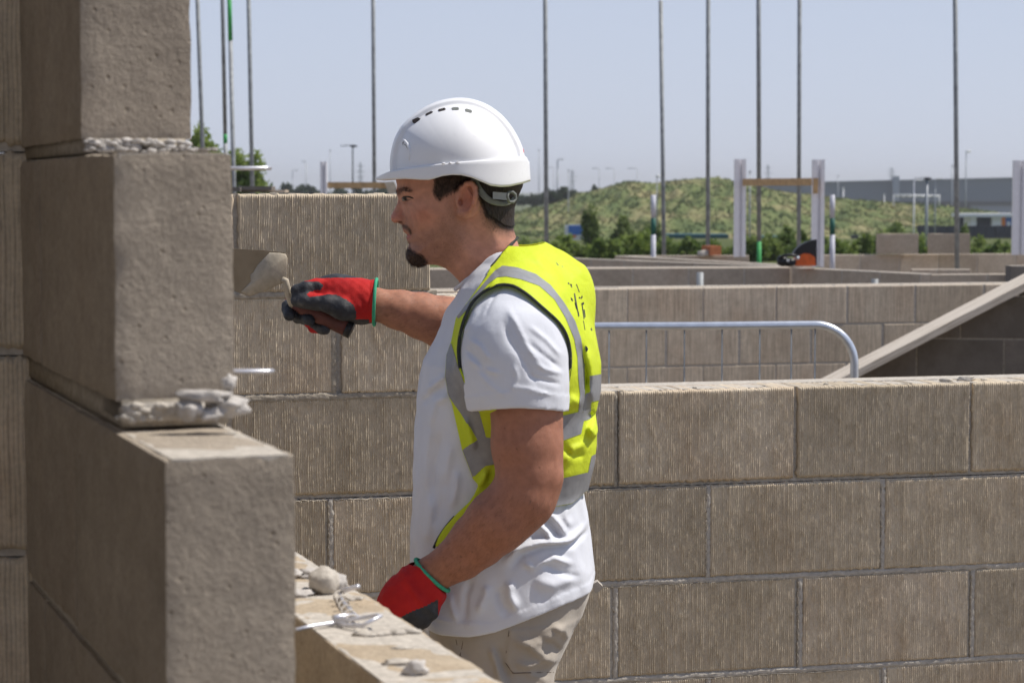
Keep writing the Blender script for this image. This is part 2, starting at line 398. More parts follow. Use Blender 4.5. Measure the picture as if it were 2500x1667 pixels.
fl = []
for kk, pxs in ((3, [804, 1275, 1732.5, 2162, 2590]), (4, [570, 1040, 1506, 1961, 2386]), (5, [804, 1275, 1736, 2170, 2590])):
    for p_ in pxs: fl.append((sx(p_) - .0062, sx(p_) + .0062, zb(kk + 1) + .001, zb(kk) - .004, .0026, True))
for kk in (4, 5, 6): fl.append((sx(-100), sx(2650), zb(kk) - .0075, zb(kk) + .0055, .0026))
add_smears(main_wall, fl, 'mortar')
# near left leaf (raked back, seen end on)
AP = R(20) ; NO = (-.2690, 1.74); NT = .106; STEP = .215      # its front bottom-left corner in plan
# wall local x runs away from the camera: direction (-sin, cos) -> ang = 90+17.5
angN = R(90) + AP
zl = lambda k: CAMZ + .018 - .225 * k - .225 # bottom of course k (k=0 is the one whose top is at eye level)
def nperps(start, n=4): return [start] + [start + .45 * i for i in range(1, n)]
# thickness direction of wall() is local +y, here it points to the camera's left, so shift the origin to the right face
NR = (NO[0] + NT * math.cos(AP), NO[1] + NT * math.sin(AP))
CORN = .82
cN = []
for k, z0, H, st in ((7, 0, 0, -.225), (6, 0, 0, -.45), (5, 0, 0, -.225), (4, 0, 0, -.45), (3, 0, 0, -.225), (2, 0, 0, 0.), (1, -.185, .2215, STEP), (0, .046, .215, .39), (-1, .271, .215, STEP * 2 + .2), (-2, .496, .215, STEP * 2 + .4)):
    z0 = CAMZ + (z0 if k < 2 else -.200 - .225 * (k - 1)) - .005
    ps = [st]
    while ps[-1] + .45 < CORN + .05: ps.append(ps[-1] + .45)
    if CORN + .1 - ps[-1] > .06: ps.append(CORN + .1)
    cN.append((z0, .215 if k != 1 else .2165, ps))
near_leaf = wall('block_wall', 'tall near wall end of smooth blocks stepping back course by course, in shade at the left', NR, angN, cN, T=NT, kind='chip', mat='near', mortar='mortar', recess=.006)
b = MB(); 
for s0_, z_, h_ in ((STEP + .004, -.194, .024), (.394, .041, .014)):
    s1_ = CORN + .09; b.prism([(NR[0] - math.sin(AP) * q_ - math.cos(AP) * t_, NR[1] + math.cos(AP) * q_ - math.sin(AP) * t_, CAMZ + z_ - h_ / 2) for q_, t_ in ((s0_, .006), (s1_, .006), (s1_, NT - .006), (s0_, NT - .006))], (0, 0, h_))
b.build('mortar', M['mortar_dark'], near_leaf, True)
# return wall at the far left, facing the camera
dN = (-math.sin(AP), math.cos(AP))
CX, CY = NO[0] + dN[0] * CORN, NO[1] + dN[1] * CORN
AR = R(4)
zl = lambda k: CAMZ - .200 - .225 * (k - 1) + .02
cR = [(zl(k), .215, [-1.2, -.75 - .225 * (k % 2), -.30 - .225 * (k % 2) + .225 * 0, .022]) for k in range(-6, 8)]
M['block_shade'] = M['block']
wall('block_wall', 'ribbed return wall in deep shade at the extreme left edge', (CX + .004, CY - .02), AR, cR, T=.1, kind='rib', mortar='mortar', recess=.006)
# added wall, unseen out of frame, dark and tall to shade the left
CL2 = (CX - .62 * math.cos(AR), CY - .62 * math.sin(AR))
wall('block_wall', 'block wall beyond the left photo edge returning towards the viewer', CL2, R(-86), [(zl(k), .215, [0, .45, .9, 1.35, 1.8, 2.25, 2.7, 3.15, 3.6]) for k in range(-6, 8)], T=.1, mat='dark')
# mortar beds with blobs on the steps of the near leaf
def local_near(s, y, z):     # s along, y across from left face
    return (NO[0] + dN[0] * s + math.cos(AP) * y, NO[1] + dN[1] * s + math.sin(AP) * y, z)
mbm = MB()
for i in range(70):
    y = random.uniform(.004, .102); s = STEP + random.uniform(.000, .008)
    mbm.ico(local_near(s, y, CAMZ - .200 + random.uniform(0, .014)), random.uniform(.002, .005), 1, (1.4, 1, .8), .7, i)
mbm.box(local_near(STEP + .05, .053, CAMZ - .193), (.094, .10, .016), Matrix.Rotation(AP, 3, 'Z'))
mbm.build('mortar', M['mortar'], near_leaf, True)
mbm = MB()
for i in range(90):
    y = random.uniform(.006, .100); s = .39 + random.uniform(-.010, .004)
    mbm.ico(local_near(s, y, CAMZ + .035 + random.uniform(0, .011)), random.uniform(.0022, .0052), 1, (1.5, 1, .7), .7, i + 40)
for i in range(14):
    mbm.ico(local_near(.39 - random.uniform(.01, .15), random.uniform(.02, .1), CAMZ + .036), random.uniform(.002, .005), 1, (1.5, 1, .6), .7, i + 90)
mbm.build('mortar', M['mortar_dry'], near_leaf, True)
def blob(parts, label, cat='mortar lump', mat='mortar_dry', name='mortar_lump', jit=.55):
    b = MB()
    for (p, r_, sq, sd) in parts: b.ico(p, r_, 3, sq, jit, sd)
    return tag(b.build(name, M[mat], None, True), label, cat)
ZS = CAMZ - .200      # top of the lowest near step
blob([(local_near(.170, .088, ZS + .014), .014, (1.2, .8, .6), 1), (local_near(.165, .072, ZS + .008), .009, (1.2, .8, .7), 2)], 'large white lump of dried mortar on the lowest near step')
blob([(local_near(.170, .066, ZS + .024), .011, (1.9, .8, .55), 5)], 'slanted white flake of mortar leaning on the larger lump')
blob([(local_near(.172, .090, ZS + .034), .006, (1, 1, 1.2), 7)], 'small pale mortar nub on top of the white mortar lump')
blob([(local_near(.173, .054, ZS + .012), .011, (1.1, 1, .9), 8)], 'greyish mortar lump beside the white lump on the near step')

# near right leaf (low wall across the bottom)
LO = (-.2188, 2.254)
AP = R(19); angN = R(90) + AP; dN = (-math.sin(AP), math.cos(AP))
LR = (LO[0] + .103 * math.cos(AP), LO[1] + .103 * math.sin(AP))
ZL = CAMZ - .432
cL = [(ZL - .225 * (k + 1), .215 if k else .2195, [-1.2 + .225 * (k % 2), -.75 + .225 * (k % 2), -.3 + .225 * (k % 2), .15 + .225 * (k % 2), .6 + .225 * (k % 2), 1.05 + .225 * (k % 2), 1.5 + .225 * (k % 2), 1.95, 2.4][:9]) for k in range(5)]
low_leaf = wall('block_wall', 'low near wall with sunlit sandy top crossing the bottom of the photo', LR, angN, cL, T=.103, kind='chip', mat='sandy', mortar='mortar', recess=.004)
def local_low(s, y, z): return (LO[0] + dN[0] * s + math.cos(AP) * y, LO[1] + dN[1] * s + math.sin(AP) * y, z)
def low_px(px, py, h=0.):
    """point on the top of the low wall seen at px, py"""
    u = (px - 1250) / F; v = (833.5 - py) / F; d = np.array([u, cP + v * sP, -sP + v * cP]); t = (ZL + h - CAMZ) / d[2]
    return np.array([d[0] * t, d[1] * t, ZL + h])
def r7(x, y): return (650 + x / 3.92, 1300 + y / 3.92)
p = low_px(*r7(550, 580)); blob([(p + np.array([0, .005, .012]), .0172, (1, 1, .92), 11)], 'round ball of grey mortar on the sandy low wall top', 'mortar ball', 'mortar', 'mortar_ball', .18)
p = low_px(*r7(660, 560)); blob([(p + np.array([0, .01, .008]), .011, (1.1, 1, .8), 12)], 'white dry lump touching the round mortar ball', 'mortar lump')
p = low_px(*r7(340, 425)); blob([(p + np.array([-.012, .0, .004]), .009, (1.6, 1.5, .6), 13), (p + np.array([.012, .003, .003]), .010, (1.5, 1.2, .5), 14)], 'flat scatter of pale mortar beside the pillar on the low wall', 'mortar lump')
p = low_px(*r7(290, 600)); blob([(p + np.array([0, .0, .002]), .010, (1.7, 1.2, .4), 15)], 'flat pale mortar pat at the pillar foot on the low wall', 'mortar lump')
p = low_px(*r7(1440, 1350)); blob([(p + np.array([0, .0, .005]), .0095, (1.1, 1, .9), 16)], 'white crumb of mortar nearest the photo bottom on the low wall', 'mortar lump')
p = low_px(*r7(1260, 1250)); blob([(p + np.array([0, .0, .001]), .008, (1.8, 1, .35), 17)], 'flat beige crumb behind the white crumb on the low wall', 'mortar lump', 'mortar')
p = low_px(*r7(820, 640)); blob([(p + np.array([0, .0, .001]), .007, (1.8, 1, .5), 18)], 'flat crumb between the mortar ball and the wire tie', 'mortar lump', 'mortar')
p = low_px(*r7(1280, 1105)); blob([(p, .004, (2.4, 1, .4), 19)], 'tiny flat beige chip in the middle of the low wall top', 'mortar lump', 'mortar')
# long splash of mortar with a ridge
b = MB()
for i in range(24):
    t = i / 23; q = low_px(*r7(930 + 470 * t, 985 - 40 * t)); b.ico(q + np.array([0, random.uniform(-.004, .004), .001]), random.uniform(.004, .007), 2, (1.8, 1, .5), .5, i)
tag(b.build('mortar_ridge', M['mortar'], None, True), 'thin pale ridge of mortar lying across the low wall top', 'mortar ridge')
# wire wall tie with drip coils
def wire(pts, rad=.0017, hs=None): return [low_px(*r7(x, y), h) for x, y, h in pts]
tie = empty('wall_tie', tuple(low_px(*r7(720, 700))), 'bent stainless wire wall tie lying on the low wall top', 'wall tie')
MB().tube(wire([(700, 565, .006), (760, 545, .012), (885, 512, .018)]), .0026, 8).build('wire_end', M['wire'], tie, True)
MB().tube(wire([(700, 570, .006), (725, 640, .006), (770, 700, .006), (830, 765, .006), (875, 810, .005), (790, 840, .004), (640, 860, .004), (470, 885, .004), (285, 925, .004)]), .0020, 8).build('wire_leg', M['wire'], tie, True)
MB().tube(wire([(640, 810, .008), (720, 798, .008), (810, 792, .007), (860, 808, .006)]), .0026, 8).build('wire_end', M['wire'], tie, True)
MB().tube(wire([(640, 860, .003), (760, 885, .003), (920, 885, .006), (1000, 845, .010), (1100, 795, .014), (1060, 788, .012), (880, 820, .008), (640, 850, .005)]), .0020, 8).build('wire_loop', M['wire'], tie, True)
cl = []
for i in range(60):
    t = i / 59; x = 690 + 140 * t; y = 580 + 280 * t; a = t * 2 * math.pi * 6
    q = low_px(*r7(x, y), .006); cl.append(q + np.array([math.cos(a) * .006, 0, math.sin(a) * .004]))
MB().tube(cl, .0011, 5).build('drip_coil', M['mortar'], tie, True)
t_ = MB(); ring = [low_px(*r7(380 + 35 * math.cos(a), 550 + 22 * math.sin(a)), .003) for a in np.linspace(0, 6.28, 18)]
tag(t_.tube(ring, .0013, 6).build('wire_ring', M['steel'], None, True), 'small wire ring lying left of the mortar ball', 'wire ring')
# flat wire ties poking out of the near leaf towards the right
def near_tie(x0, x1, py, Yd, th, label):
    a = at(x0, py, Yd); b_ = at(x1, py, Yd + .02)
    t = empty('wall_tie', tuple(a), label, 'wall tie', 'wall ties sticking out of the near wall')
    up = np.array([0, .006, 0])
    MB().tube([a + up, b_ + up * .6, b_ + np.array([.004, .0, 0]), b_ - up * .6, a - up], .0021, 8).build('wire_loop', M['wire'], t, True)
near_tie(480, 650, 411, 2.32, .003, 'upper wall tie sticking out of the near wall over the tree')
near_tie(500, 655, 906, 2.06, .003, 'lower wall tie sticking out of the near wall over the ribbed wall')

# ------------------------------------------------------------------ background walls
def wall_pts(name, label, P0, P1, ztop, ncourse, step0=0., mat='far', T=.1, dual=True, blk=.45, kind='plain', cuts=None):
    """P0,P1 plan points left to right; face towards the camera"""
    dx, dy = P1[0] - P0[0], P1[1] - P0[1]; L = math.hypot(dx, dy); ang = math.atan2(dy, dx)
    cs = []
    for k in range(ncourse):
        o = step0 + (blk / 2 if k % 2 else 0); ps = [0.]
        s = o if o > .06 else o + blk
        while s < L - .06: ps.append(s); s += blk
        ps.append(L); cs.append((ztop - .225 * (k + 1), .215, ps))
    r = wall(name, label, P0, ang, cs, T=T, mat=mat, kind=kind)
    if dual:
        n = (-math.sin(ang) * .2, math.cos(ang) * .2)
        wall(name, label.replace('wall', 'wall inner leaf') , (P0[0] + n[0], P0[1] + n[1]), ang, cs[:1], T=T, mat=mat)
    return r
def gp(px, Y): return ((px - 1250) / F * Y, Y)
# mid wall at about 13 m
mid_o = (gp(1250, 12.6)); 
sm = lambda px: s_on((0, 12.6), A15, px)
zm = CAMZ - .556
cm = []
tops = [700, 1158, 1343, 1532, 1717, 1896, 2070, 2236, 2404, 2575, 2740]
lows = [700, 1060, 1250, 1442, 1628, 1807, 1982, 2158, 2326, 2500, 2680]
for k in range(6): cm.append((zm - .225 * (k + 1), .215, [sm(p) for p in (tops if k % 2 == 0 else lows)]))
wall('block_wall', 'long block wall in the middle distance behind the tube barrier', (0, 12.6), A15, cm, T=.1, mat='far')
n_ = (-math.sin(A15) * .2, 12.6 + math.cos(A15) * .2)
wall('block_wall', 'rear leaf of the middle distance wall, a thin strip along its top', n_, A15, cm[:2], T=.1, mat='far')
# third wall with a splayed return
z3 = CAMZ - .612
wall_pts('block_wall', 'smooth brown block wall beyond the middle one, ending at an inner corner', gp(900, 17.45), gp(1932, 17.9), z3, 4, .28, 'smooth_far')
wall_pts('block_wall', 'splayed block wall running from the inner corner towards the camera', gp(1933, 17.86), gp(2272, 16.45), z3, 4, .17, 'smooth_far', dual=False)
wall_pts('block_wall', 'short square wall panel closing the splayed wall at the right', gp(2273, 16.42), gp(2466, 16.5), z3, 4, .43, 'smooth_far', dual=False)
wall_pts('block_wall', 'raised dark block end at the right photo edge above the plank', gp(2466, 16.3), gp(2560, 16.35), CAMZ - .545, 5, 0, 'dark', dual=False)
wall_pts('block_wall', 'far oblique wall whose top slopes away behind the worker', gp(1330, 20.9), gp(1905, 18.55), CAMZ - .622, 3, .2, 'smooth_far', T=.1, dual=False)
wall_pts('block_wall', 'second oblique wall top just beyond the first oblique wall', gp(1500, 22.4), gp(1960, 19.4), CAMZ - .650, 3, .3, 'smooth_far', dual=False)
wall_pts('block_wall', 'short far wall under the red brick', gp(1506, 24.2), gp(1829, 24.4), CAMZ - .705, 3, .1, 'smooth_far', dual=False)
wall_pts('block_wall', 'farthest block wall at the right carrying two loose blocks', gp(2008, 24.0), gp(2560, 24.6), CAMZ - .690, 4, .43, 'smooth_far', dual=False)
wall_pts('block_wall', 'thin far ledge of blocks in front of the farthest right wall', gp(2225, 17.5), gp(2372, 17.5), CAMZ - .613, 3, .2, 'smooth_far', dual=False)
for i, (x0, lb) in enumerate(((2143, 'loose concrete block on the farthest wall, left of the pair'), (2267, 'loose concrete block on the farthest wall, right of the pair'))):
    me = chipped_mesh(.44, .215, .1, i, .02, 'smooth_far')
    o = bpy.data.objects.new('concrete_block', me); COL.objects.link(o); X, Y = gp(x0, 24.1); o.location = (X, Y, CAMZ - .690 + .004); o.rotation_euler.z = R(3 - 5 * i)
    tag(o, lb, 'concrete block')
# red brick with mortar
X, Y = gp(1722, 24.2); o = MB().box((X + .07, Y + .05, CAMZ - .705 + .052), (.13, .215, .10), Matrix.Rotation(R(20), 3, 'Z')).build('brick', M['brick'], None); tag(o, 'single red brick lying on the short far wall', 'brick')
o = MB().ico((X - .015, Y, CAMZ - .705 + .02), .06, 2, (1.3, 1, .65), .4, 3).build('mortar_lump', M['mortar'], None, True); tag(o, 'grey mortar lump at the left of the red brick', 'mortar lump')

# dark raking wall under the plank, turned from the sun, shade in its colour
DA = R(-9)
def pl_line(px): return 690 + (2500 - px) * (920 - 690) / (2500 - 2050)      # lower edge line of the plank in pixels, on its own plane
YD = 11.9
root = empty('block_wall', (at(2050, 930, YD)[0], YD, 0), 'block wall coloured dark for shade filling the triangle under the leaning plank', 'wall'); root.rotation_euler.z = DA
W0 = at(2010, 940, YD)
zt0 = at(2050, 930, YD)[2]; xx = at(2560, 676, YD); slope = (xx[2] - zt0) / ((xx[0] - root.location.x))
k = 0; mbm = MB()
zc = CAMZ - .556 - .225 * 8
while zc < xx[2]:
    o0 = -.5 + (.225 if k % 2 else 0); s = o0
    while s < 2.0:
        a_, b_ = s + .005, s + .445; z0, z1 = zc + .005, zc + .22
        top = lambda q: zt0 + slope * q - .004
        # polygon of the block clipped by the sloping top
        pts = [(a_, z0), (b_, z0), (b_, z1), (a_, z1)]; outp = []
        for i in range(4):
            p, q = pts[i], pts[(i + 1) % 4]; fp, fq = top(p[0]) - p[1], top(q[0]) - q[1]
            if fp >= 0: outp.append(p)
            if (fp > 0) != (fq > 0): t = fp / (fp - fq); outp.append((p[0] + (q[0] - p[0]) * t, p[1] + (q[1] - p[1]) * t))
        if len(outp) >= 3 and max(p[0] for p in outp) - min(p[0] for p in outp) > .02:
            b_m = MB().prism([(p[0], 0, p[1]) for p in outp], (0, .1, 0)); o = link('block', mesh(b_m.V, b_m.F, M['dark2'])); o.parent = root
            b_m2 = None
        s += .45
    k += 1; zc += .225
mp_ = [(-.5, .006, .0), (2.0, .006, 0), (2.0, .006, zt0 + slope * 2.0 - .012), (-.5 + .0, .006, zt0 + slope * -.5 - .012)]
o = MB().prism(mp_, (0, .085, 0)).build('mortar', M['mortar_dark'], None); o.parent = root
# plank: scaffold board leaning along that slope
pa = Vector(at(2020, 940, YD - .12)); pb = Vector(at(2600, 640, YD - .12)); dv = (pb - pa).normalized()
rot = Matrix((dv, Vector((0, 1, 0)) , dv.cross(Vector((0, 1, 0))) * 1)).transposed()
# roll the board a little so that its broad face shows
rot = rot @ Matrix.Rotation(R(4), 3, 'X')
L = (pb - pa).length + .6
me = MB().box((0, 0, 0), (L, .225, .038)); me = mesh(me.V, me.F, M['board'])
o = link('plank', me); o.matrix_world = Matrix.Translation((pa + pb) / 2 + Vector((0, .0, .005))) @ rot.to_4x4()
import bmesh
bm = bmesh.new(); bm.from_mesh(me); bmesh.ops.bevel(bm, geom=bm.edges[:], offset=.003, segments=2, affect='EDGES'); bm.to_mesh(me); bm.free()
tag(o, 'weathered grey scaffold plank leaning diagonally over the dark wall', 'plank')

# ------------------------------------------------------------------ crowd barrier
YB = 6.7
bar = empty('barrier', (at(1700, 800, YB)[0], YB, 0), 'galvanised pedestrian barrier with a rounded corner behind the ribbed wall', 'barrier')
pts = [at(900, 801, YB), at(1450, 797, YB + .0), at(1700, 796, YB), at(1990, 793, YB)]
c0 = at(1990, 793, YB); c1 = at(2086, 890, YB); cx, cz = c0[0], c0[2]; rx, rz = c1[0] - c0[0], c0[2] - c1[2]
for i in range(1, 15):
    a = i / 14 * math.pi / 2; pts.append(np.array([cx + rx * math.sin(a), YB, cz - rz * (1 - math.cos(a))]))
pts.append(np.array([pts[-1][0], YB, .12]))
MB().tube(pts, .0125, 14).build('top_rail', M['bright'], bar, True)
MB().tube([(pts[0][0], YB, .25), (pts[-1][0], YB, .25)], .0125, 10).build('bottom_rail', M['bright'], bar, True)
bx = [1487, 1578 , 1671, 1763, 1855, 1924 + 8, 1990]
for px in [1115, 1208, 1301, 1394] + bx:
    x = at(px, 830, YB)[0]
    z1 = c0[2] if px < 1985 else c0[2]
    MB().tube([(x, YB, .25), (x, YB, z1)], .0024, 6).build('upright_bar', M['steel'], bar, True)
MB().box((pts[-1][0], YB, .012 + .05), (.04, .5, .02)).build('foot', M['steel'], bar)

# ------------------------------------------------------------------ scaffold tubes and posts
def groundz(x, y):
    t = np.clip((y - 35) / 315, 0, 1); return -5.5 * t * t * (3 - 2 * t)
def tube_post(x0, x1, py1, Y, top_py=-260, lb='', green=None, w_=.0242):
    a = at(x1, py1, Y); b_ = at(x0, 0, Y); d = (b_ - a) / (b_[2] - a[2])
    z0, z1 = groundz(0, Y), at(x0, top_py, Y)[2]
    P = lambda z: tuple(a + d * (z - a[2]))
    if green:
        gz0, gz1 = at(x1, green[1], Y)[2], at(x1, green[0], Y)[2]
        e = empty('scaffold_pole', P(z0), lb, 'scaffold pole', 'scaffold poles standing on the site')
        MB().tube([P(z0), P(gz0)], w_, 12).build('tube', M['steel'], e, True); MB().tube([P(gz1), P(z1)], w_, 12).build('tube', M['steel'], e, True)
        MB().tube([P(gz0), P(gz1)], w_ * 1.03, 12).build('painted_band', M['green'], e, True)
    else:
        tag(MB().tube([P(z0), P(z1)], w_, 12).build('scaffold_pole', M['steel'], None, True), lb, 'scaffold pole', 'scaffold poles standing on the site')
tube_post(482, 494, 345, 26, lb='leftmost scaffold pole, beside the tall near wall')
tube_post(543, 550, 345, 27, lb='second scaffold pole from the left, green collar by the tree', green=(328, 350))
tube_post(560, 571, 455, 25, lb='third scaffold pole from the left with green upper part', green=(-20, 100))
tube_post(607, 616, 455, 25.5, lb='fourth scaffold pole from the left, before the tree')
tube_post(911, 914, 460, 27, lb='scaffold pole rising just left of the helmet brim')
tube_post(1331, 1334, 613, 24, lb='scaffold pole just right of the white helmet')
tube_post(1613, 1621, 625, 26, top_py=2, lb='scaffold pole whose top end shows just under the photo top')
tube_post(1729, 1728, 610, 25, lb='scaffold pole rising behind the red brick')
tube_post(1852, 1853, 643, 24, lb='scaffold pole with light green foot inside the white frame', green=(590, 700))
tube_post(1952, 1950, 600, 26, lb='scaffold pole beside the black saw guard')
tube_post(2332, 2336, 570, 23, lb='scaffold pole behind the right loose block')
def stub(px, y0, y1, Y, lb):
    a = at(px, y0, Y); b_ = at(px, y1, Y); tag(MB().tube([tuple(a), (b_[0], b_[1], 0)], .024, 12).build('steel_stub', M['steel'], None, True), lb, 'steel tube')
stub(1709, 665, 700, 15.2, 'short cut steel tube standing behind the middle wall')
stub(2136, 681, 700, 15.2, 'stub of steel tube just showing over the middle wall at the right')
M['dkgreen'] = simple('dark_green_tape', (.02, .10, .08), .6)
M['pale'] = simple('pale_sleeve', (.52, .53, .60), .6)
def striped(px, lb):
    Y = 23; e = empty('marker_post', tuple(at(px, 625, Y)), lb, 'marker post', 'striped marker posts')
    zs = [476, 532, 573, 640]
    P = lambda y: tuple(at(px, y, Y))
    for i, (a, b_) in enumerate(((P(476), P(532)), (P(532), P(573)), (P(573), P(700)))):
        MB().tube([a, b_], .026, 12).build('sleeve', M['dkgreen'] if i == 1 else M['pale'], e, True)
striped(1595, 'white marker post with a dark green band left of the white frame'); striped(2032, 'white marker post with a dark green band right of the white frame')
# white profiles with timber spreaders
def profile(x0, x1, ytop, ybot, Y):
    a, b_ = at(x0, ytop, Y), at(x1, ybot, Y); wd = b_[0] - a[0]; mb = MB()
    z0, z1 = b_[2], a[2]
    mb.box(((a[0] + a[0] + wd * .42) / 2, Y, (z0 + z1) / 2), (wd * .42, .07, z1 - z0)); mb.box((a[0] + wd * .55, Y + .02, (z0 + z1) / 2), (wd * .255, .04, z1 - z0)); mb.box((a[0] + wd * .85, Y, (z0 + z1) / 2), (wd * .32, .07, z1 - z0))
    return mb
fr = empty('door_frame', tuple(at(1900, 640, 23)), 'white twin post frame with a timber spreader standing among the far walls', 'door frame')
profile(1793, 1819, 389, 627, 23).build('post', M['white_pvc'], fr); profile(1983, 2010, 390, 652, 21.5).build('post', M['white_pvc'], fr)
a, b_ = at(1819, 436, 22.9), at(1996, 453, 22.0)
b = MB(); pA = at(1816, 444.5, 22.97); pB = at(1992, 445, 21.5)
dv = Vector(pB - pA); rotz = Matrix.Rotation(math.atan2(dv.y, dv.x), 3, 'Z')
b.box((pA + pB) / 2 + np.array([0, -.04, 0]), (dv.length, .04, .070), rotz); b.build('spreader', M['timber'], fr)
p = at(1991, 454, 21.42); MB().box(p, (.045, .03, .145)).build('cleat', M['timber'], fr)
f2 = empty('door_frame', tuple(at(860, 468, 24)), 'white post and timber spreader showing over the ribbed wall beside the helmet brim', 'door frame')
profile(782, 799, 395, 620, 24).build('post', M['white_pvc'], f2)
pA, pB = at(800, 452.5, 24), at(948, 452.5, 24); MB().box((pA + pB) / 2, (pB[0] - pA[0], .04, .066)).build('spreader', M['timber'], f2)
pA = at(952, 470, 23.9); MB().prism([at(938, 445, 23.9), at(962, 443, 23.9), at(975, 470, 23.9), at(950, 475, 23.9)], (0, .06, 0)).build('board_end', simple('pale_board', (.55, .47, .36)), f2)
f3 = empty('door_frame', tuple(at(2490, 620, 22)), 'white post standing at the right edge of the photo', 'door frame')
profile(2474, 2502, 392, 622, 22.5).build('post', M['white_pvc'], f3)
# roofing strip pile at the left over the ribbed wall
Yp = 12
for i, (x0, x1, y0, y1, c_) in enumerate(((560, 592, 457, 468, 'dark'), (593, 665, 455, 464, 'dark'), (592, 696, 464, 470, 'smooth_far'))):
    a, b_ = at(x0, y0, Yp + i * .02), at(x1, y1, Yp)
    me_ = MB().box(((a[0] + b_[0]) / 2, Yp + .05 * i, (a[2] + b_[2]) / 2), (b_[0] - a[0], .2, a[2] - b_[2]))
    tag(me_.build('concrete_slab', M[c_], None), ['dark slab end over the ribbed wall beside the near wall', 'long dark slab lying flat over the ribbed wall', 'pale thin slab under the long dark slab'][i], 'slab')
a = at(560, 470, Yp); wall_pts('block_wall', 'hidden pier under the dark slabs behind the ribbed wall', (a[0] - .2, Yp - .05), (a[0] + .35, Yp - .05), a[2], 6, 0, 'dark', dual=False)

# ------------------------------------------------------------------ cut-off saw
YS = 17.6
saw = empty('cut_off_saw', tuple(at(1945, 648, YS)), 'orange and black petrol cut-off saw on the block wall by the white post', 'saw')
q = lambda x, y, dy=0: tuple(at(1700 + x / 4.48, 350 + y / 4.48, YS + dy))
MB().prism([q(*p_) for p_ in ((1318, 1052), (1318, 1340), (1290, 1340), (1275, 1260), (1200, 1212), (1120, 1222), (1055, 1225), (1075, 1180), (1110, 1140), (1160, 1102), (1210, 1078), (1260, 1062))], (0, .09, 0)).build('blade_guard', M['black'], saw)
b = MB(); b.prism([q(*p_, -.02) for p_ in ((1088, 1340), (1088, 1265), (1120, 1232), (1180, 1205), (1250, 1212), (1300, 1250), (1308, 1340))], (0, .16, 0)); b.build('body', M['orange'], saw)
b = MB(); b.ico(q(940, 1285), .042, 2, (1.1, 1.6, 1.1), .15, 2); b.ico(q(1020, 1300), .038, 2, (1.5, 1.5, .9), .2, 3); b.build('engine', M['black'], saw, True)
MB().tube([q(900, 1260, -.05), q(960, 1228, -.06), q(1040, 1222, -.06), q(1130, 1240, -.04)], .012, 8).build('handle', M['black'], saw, True)
MB().ico(q(1110, 1255, -.09), .014, 2).build('fuel_cap', M['bright'], saw, True)
MB().ico(q(1000, 1285, -.09), .010, 2).build('filler_cap', M['bright'], saw, True)

# ------------------------------------------------------------------ terrain
def grid_mesh(x0, x1, y0, y1, nx, ny, zf, mat, ys=None):
    x = np.linspace(x0, x1, nx); y = np.linspace(y0, y1, ny) if ys is None else ys; ny = len(y)
    X, Y = np.meshgrid(x, y, indexing='ij'); Z = zf(X, Y)
    idx = np.arange(nx * ny).reshape(nx, ny); Q = np.stack([idx[:-1, :-1], idx[1:, :-1], idx[1:, 1:], idx[:-1, 1:]], -1).reshape(-1, 4)
    return mesh(np.stack([X, Y, Z], -1).reshape(-1, 3), Q, mat, True)
m = N('ground'); tc = m.vec(rnd=False); f1 = m.noise(tc, .05, 5); f2_ = m.noise(tc, 3, 5)
sep = m.n('ShaderNodeSeparateXYZ'); m.l(tc, sep.inputs[0])
fy = m.ramp(m.math('MULTIPLY', sep.outputs[1], 1 / 100.), [(.28, (0, 0, 0, 1)), (.36, (1, 1, 1, 1))])
soil = m.ramp(f2_, [(.3, (.16, .13, .09, 1)), (.7, (.25, .21, .155, 1))]); grass = m.ramp(f1, [(.3, (.05, .075, .025, 1)), (.7, (.13, .14, .05, 1))])
gm = m.out(m.mix(fy, soil, grass), .95, m.bump(f2_, .5, .02), .1)
ys = np.concatenate([np.linspace(-20, 40, 13), np.linspace(45, 360, 60), np.geomspace(380, 6000, 16)])
o = link('ground', grid_mesh(-2500, 2500, 0, 0, 41, 0, lambda X, Y: groundz(X, Y), gm, ys)); tag(o, kind='structure')
# mound
HP = [(1180, 560), (1240, 525), (1290, 510), (1326, 503), (1365, 488), (1413, 472), (1454, 465), (1500, 451), (1523, 444), (1556, 443), (1589, 447), (1628, 443), (1671, 438), (1722, 434), (1747, 433), (1773, 437), (1793, 443), (1820, 448), (1865, 460), (1901, 467), (1945, 472), (1979, 475), (2012, 479), (2045, 484), (2089, 488), (2156, 493), (2245, 499), (2312, 504), (2379, 513), (2435, 522), (2520, 540), (2650, 570)]
YH = 262.
hx = np.array([(p[0] - 1250) / F * YH for p in HP]); hz = np.array([at(p[0], p[1], YH)[2] for p in HP])
def moundz(X, Y):
    crest = np.interp(X, hx, hz, left=-4.0, right=-4.5)
    g = groundz(X, Y); t = (Y - YH)
    fall = np.where(t < 0, 1 - np.clip(-t / 62, 0, 1) ** 1.15, np.exp(-(t / 30) ** 2))
    wob = .35 * np.sin(X * .9 + Y * .13) * np.sin(Y * .21 + X * .2) + .22 * np.sin(X * 2.3 + Y * .35) + .15 * np.sin(X * 4.1 - Y * .6)
    return g + (crest - g) * fall + wob * np.clip(-t / 12, 0, 1) * fall * 1.0 * (t < 0)
m = N('rough_grass'); tc = m.vec(rnd=False)
f1 = m.noise(m.vec((1, .35, 1.6), rnd=False), .26, 5, .6); f2_ = m.noise(tc, 1.3, 6, .65); f3_ = m.noise(tc, 6, 4, .7)
gcol = m.ramp(f1, [(.30, (.085, .12, .045, 1)), (.46, (.145, .175, .065, 1)), (.60, (.24, .225, .11, 1)), (.76, (.36, .31, .18, 1))])
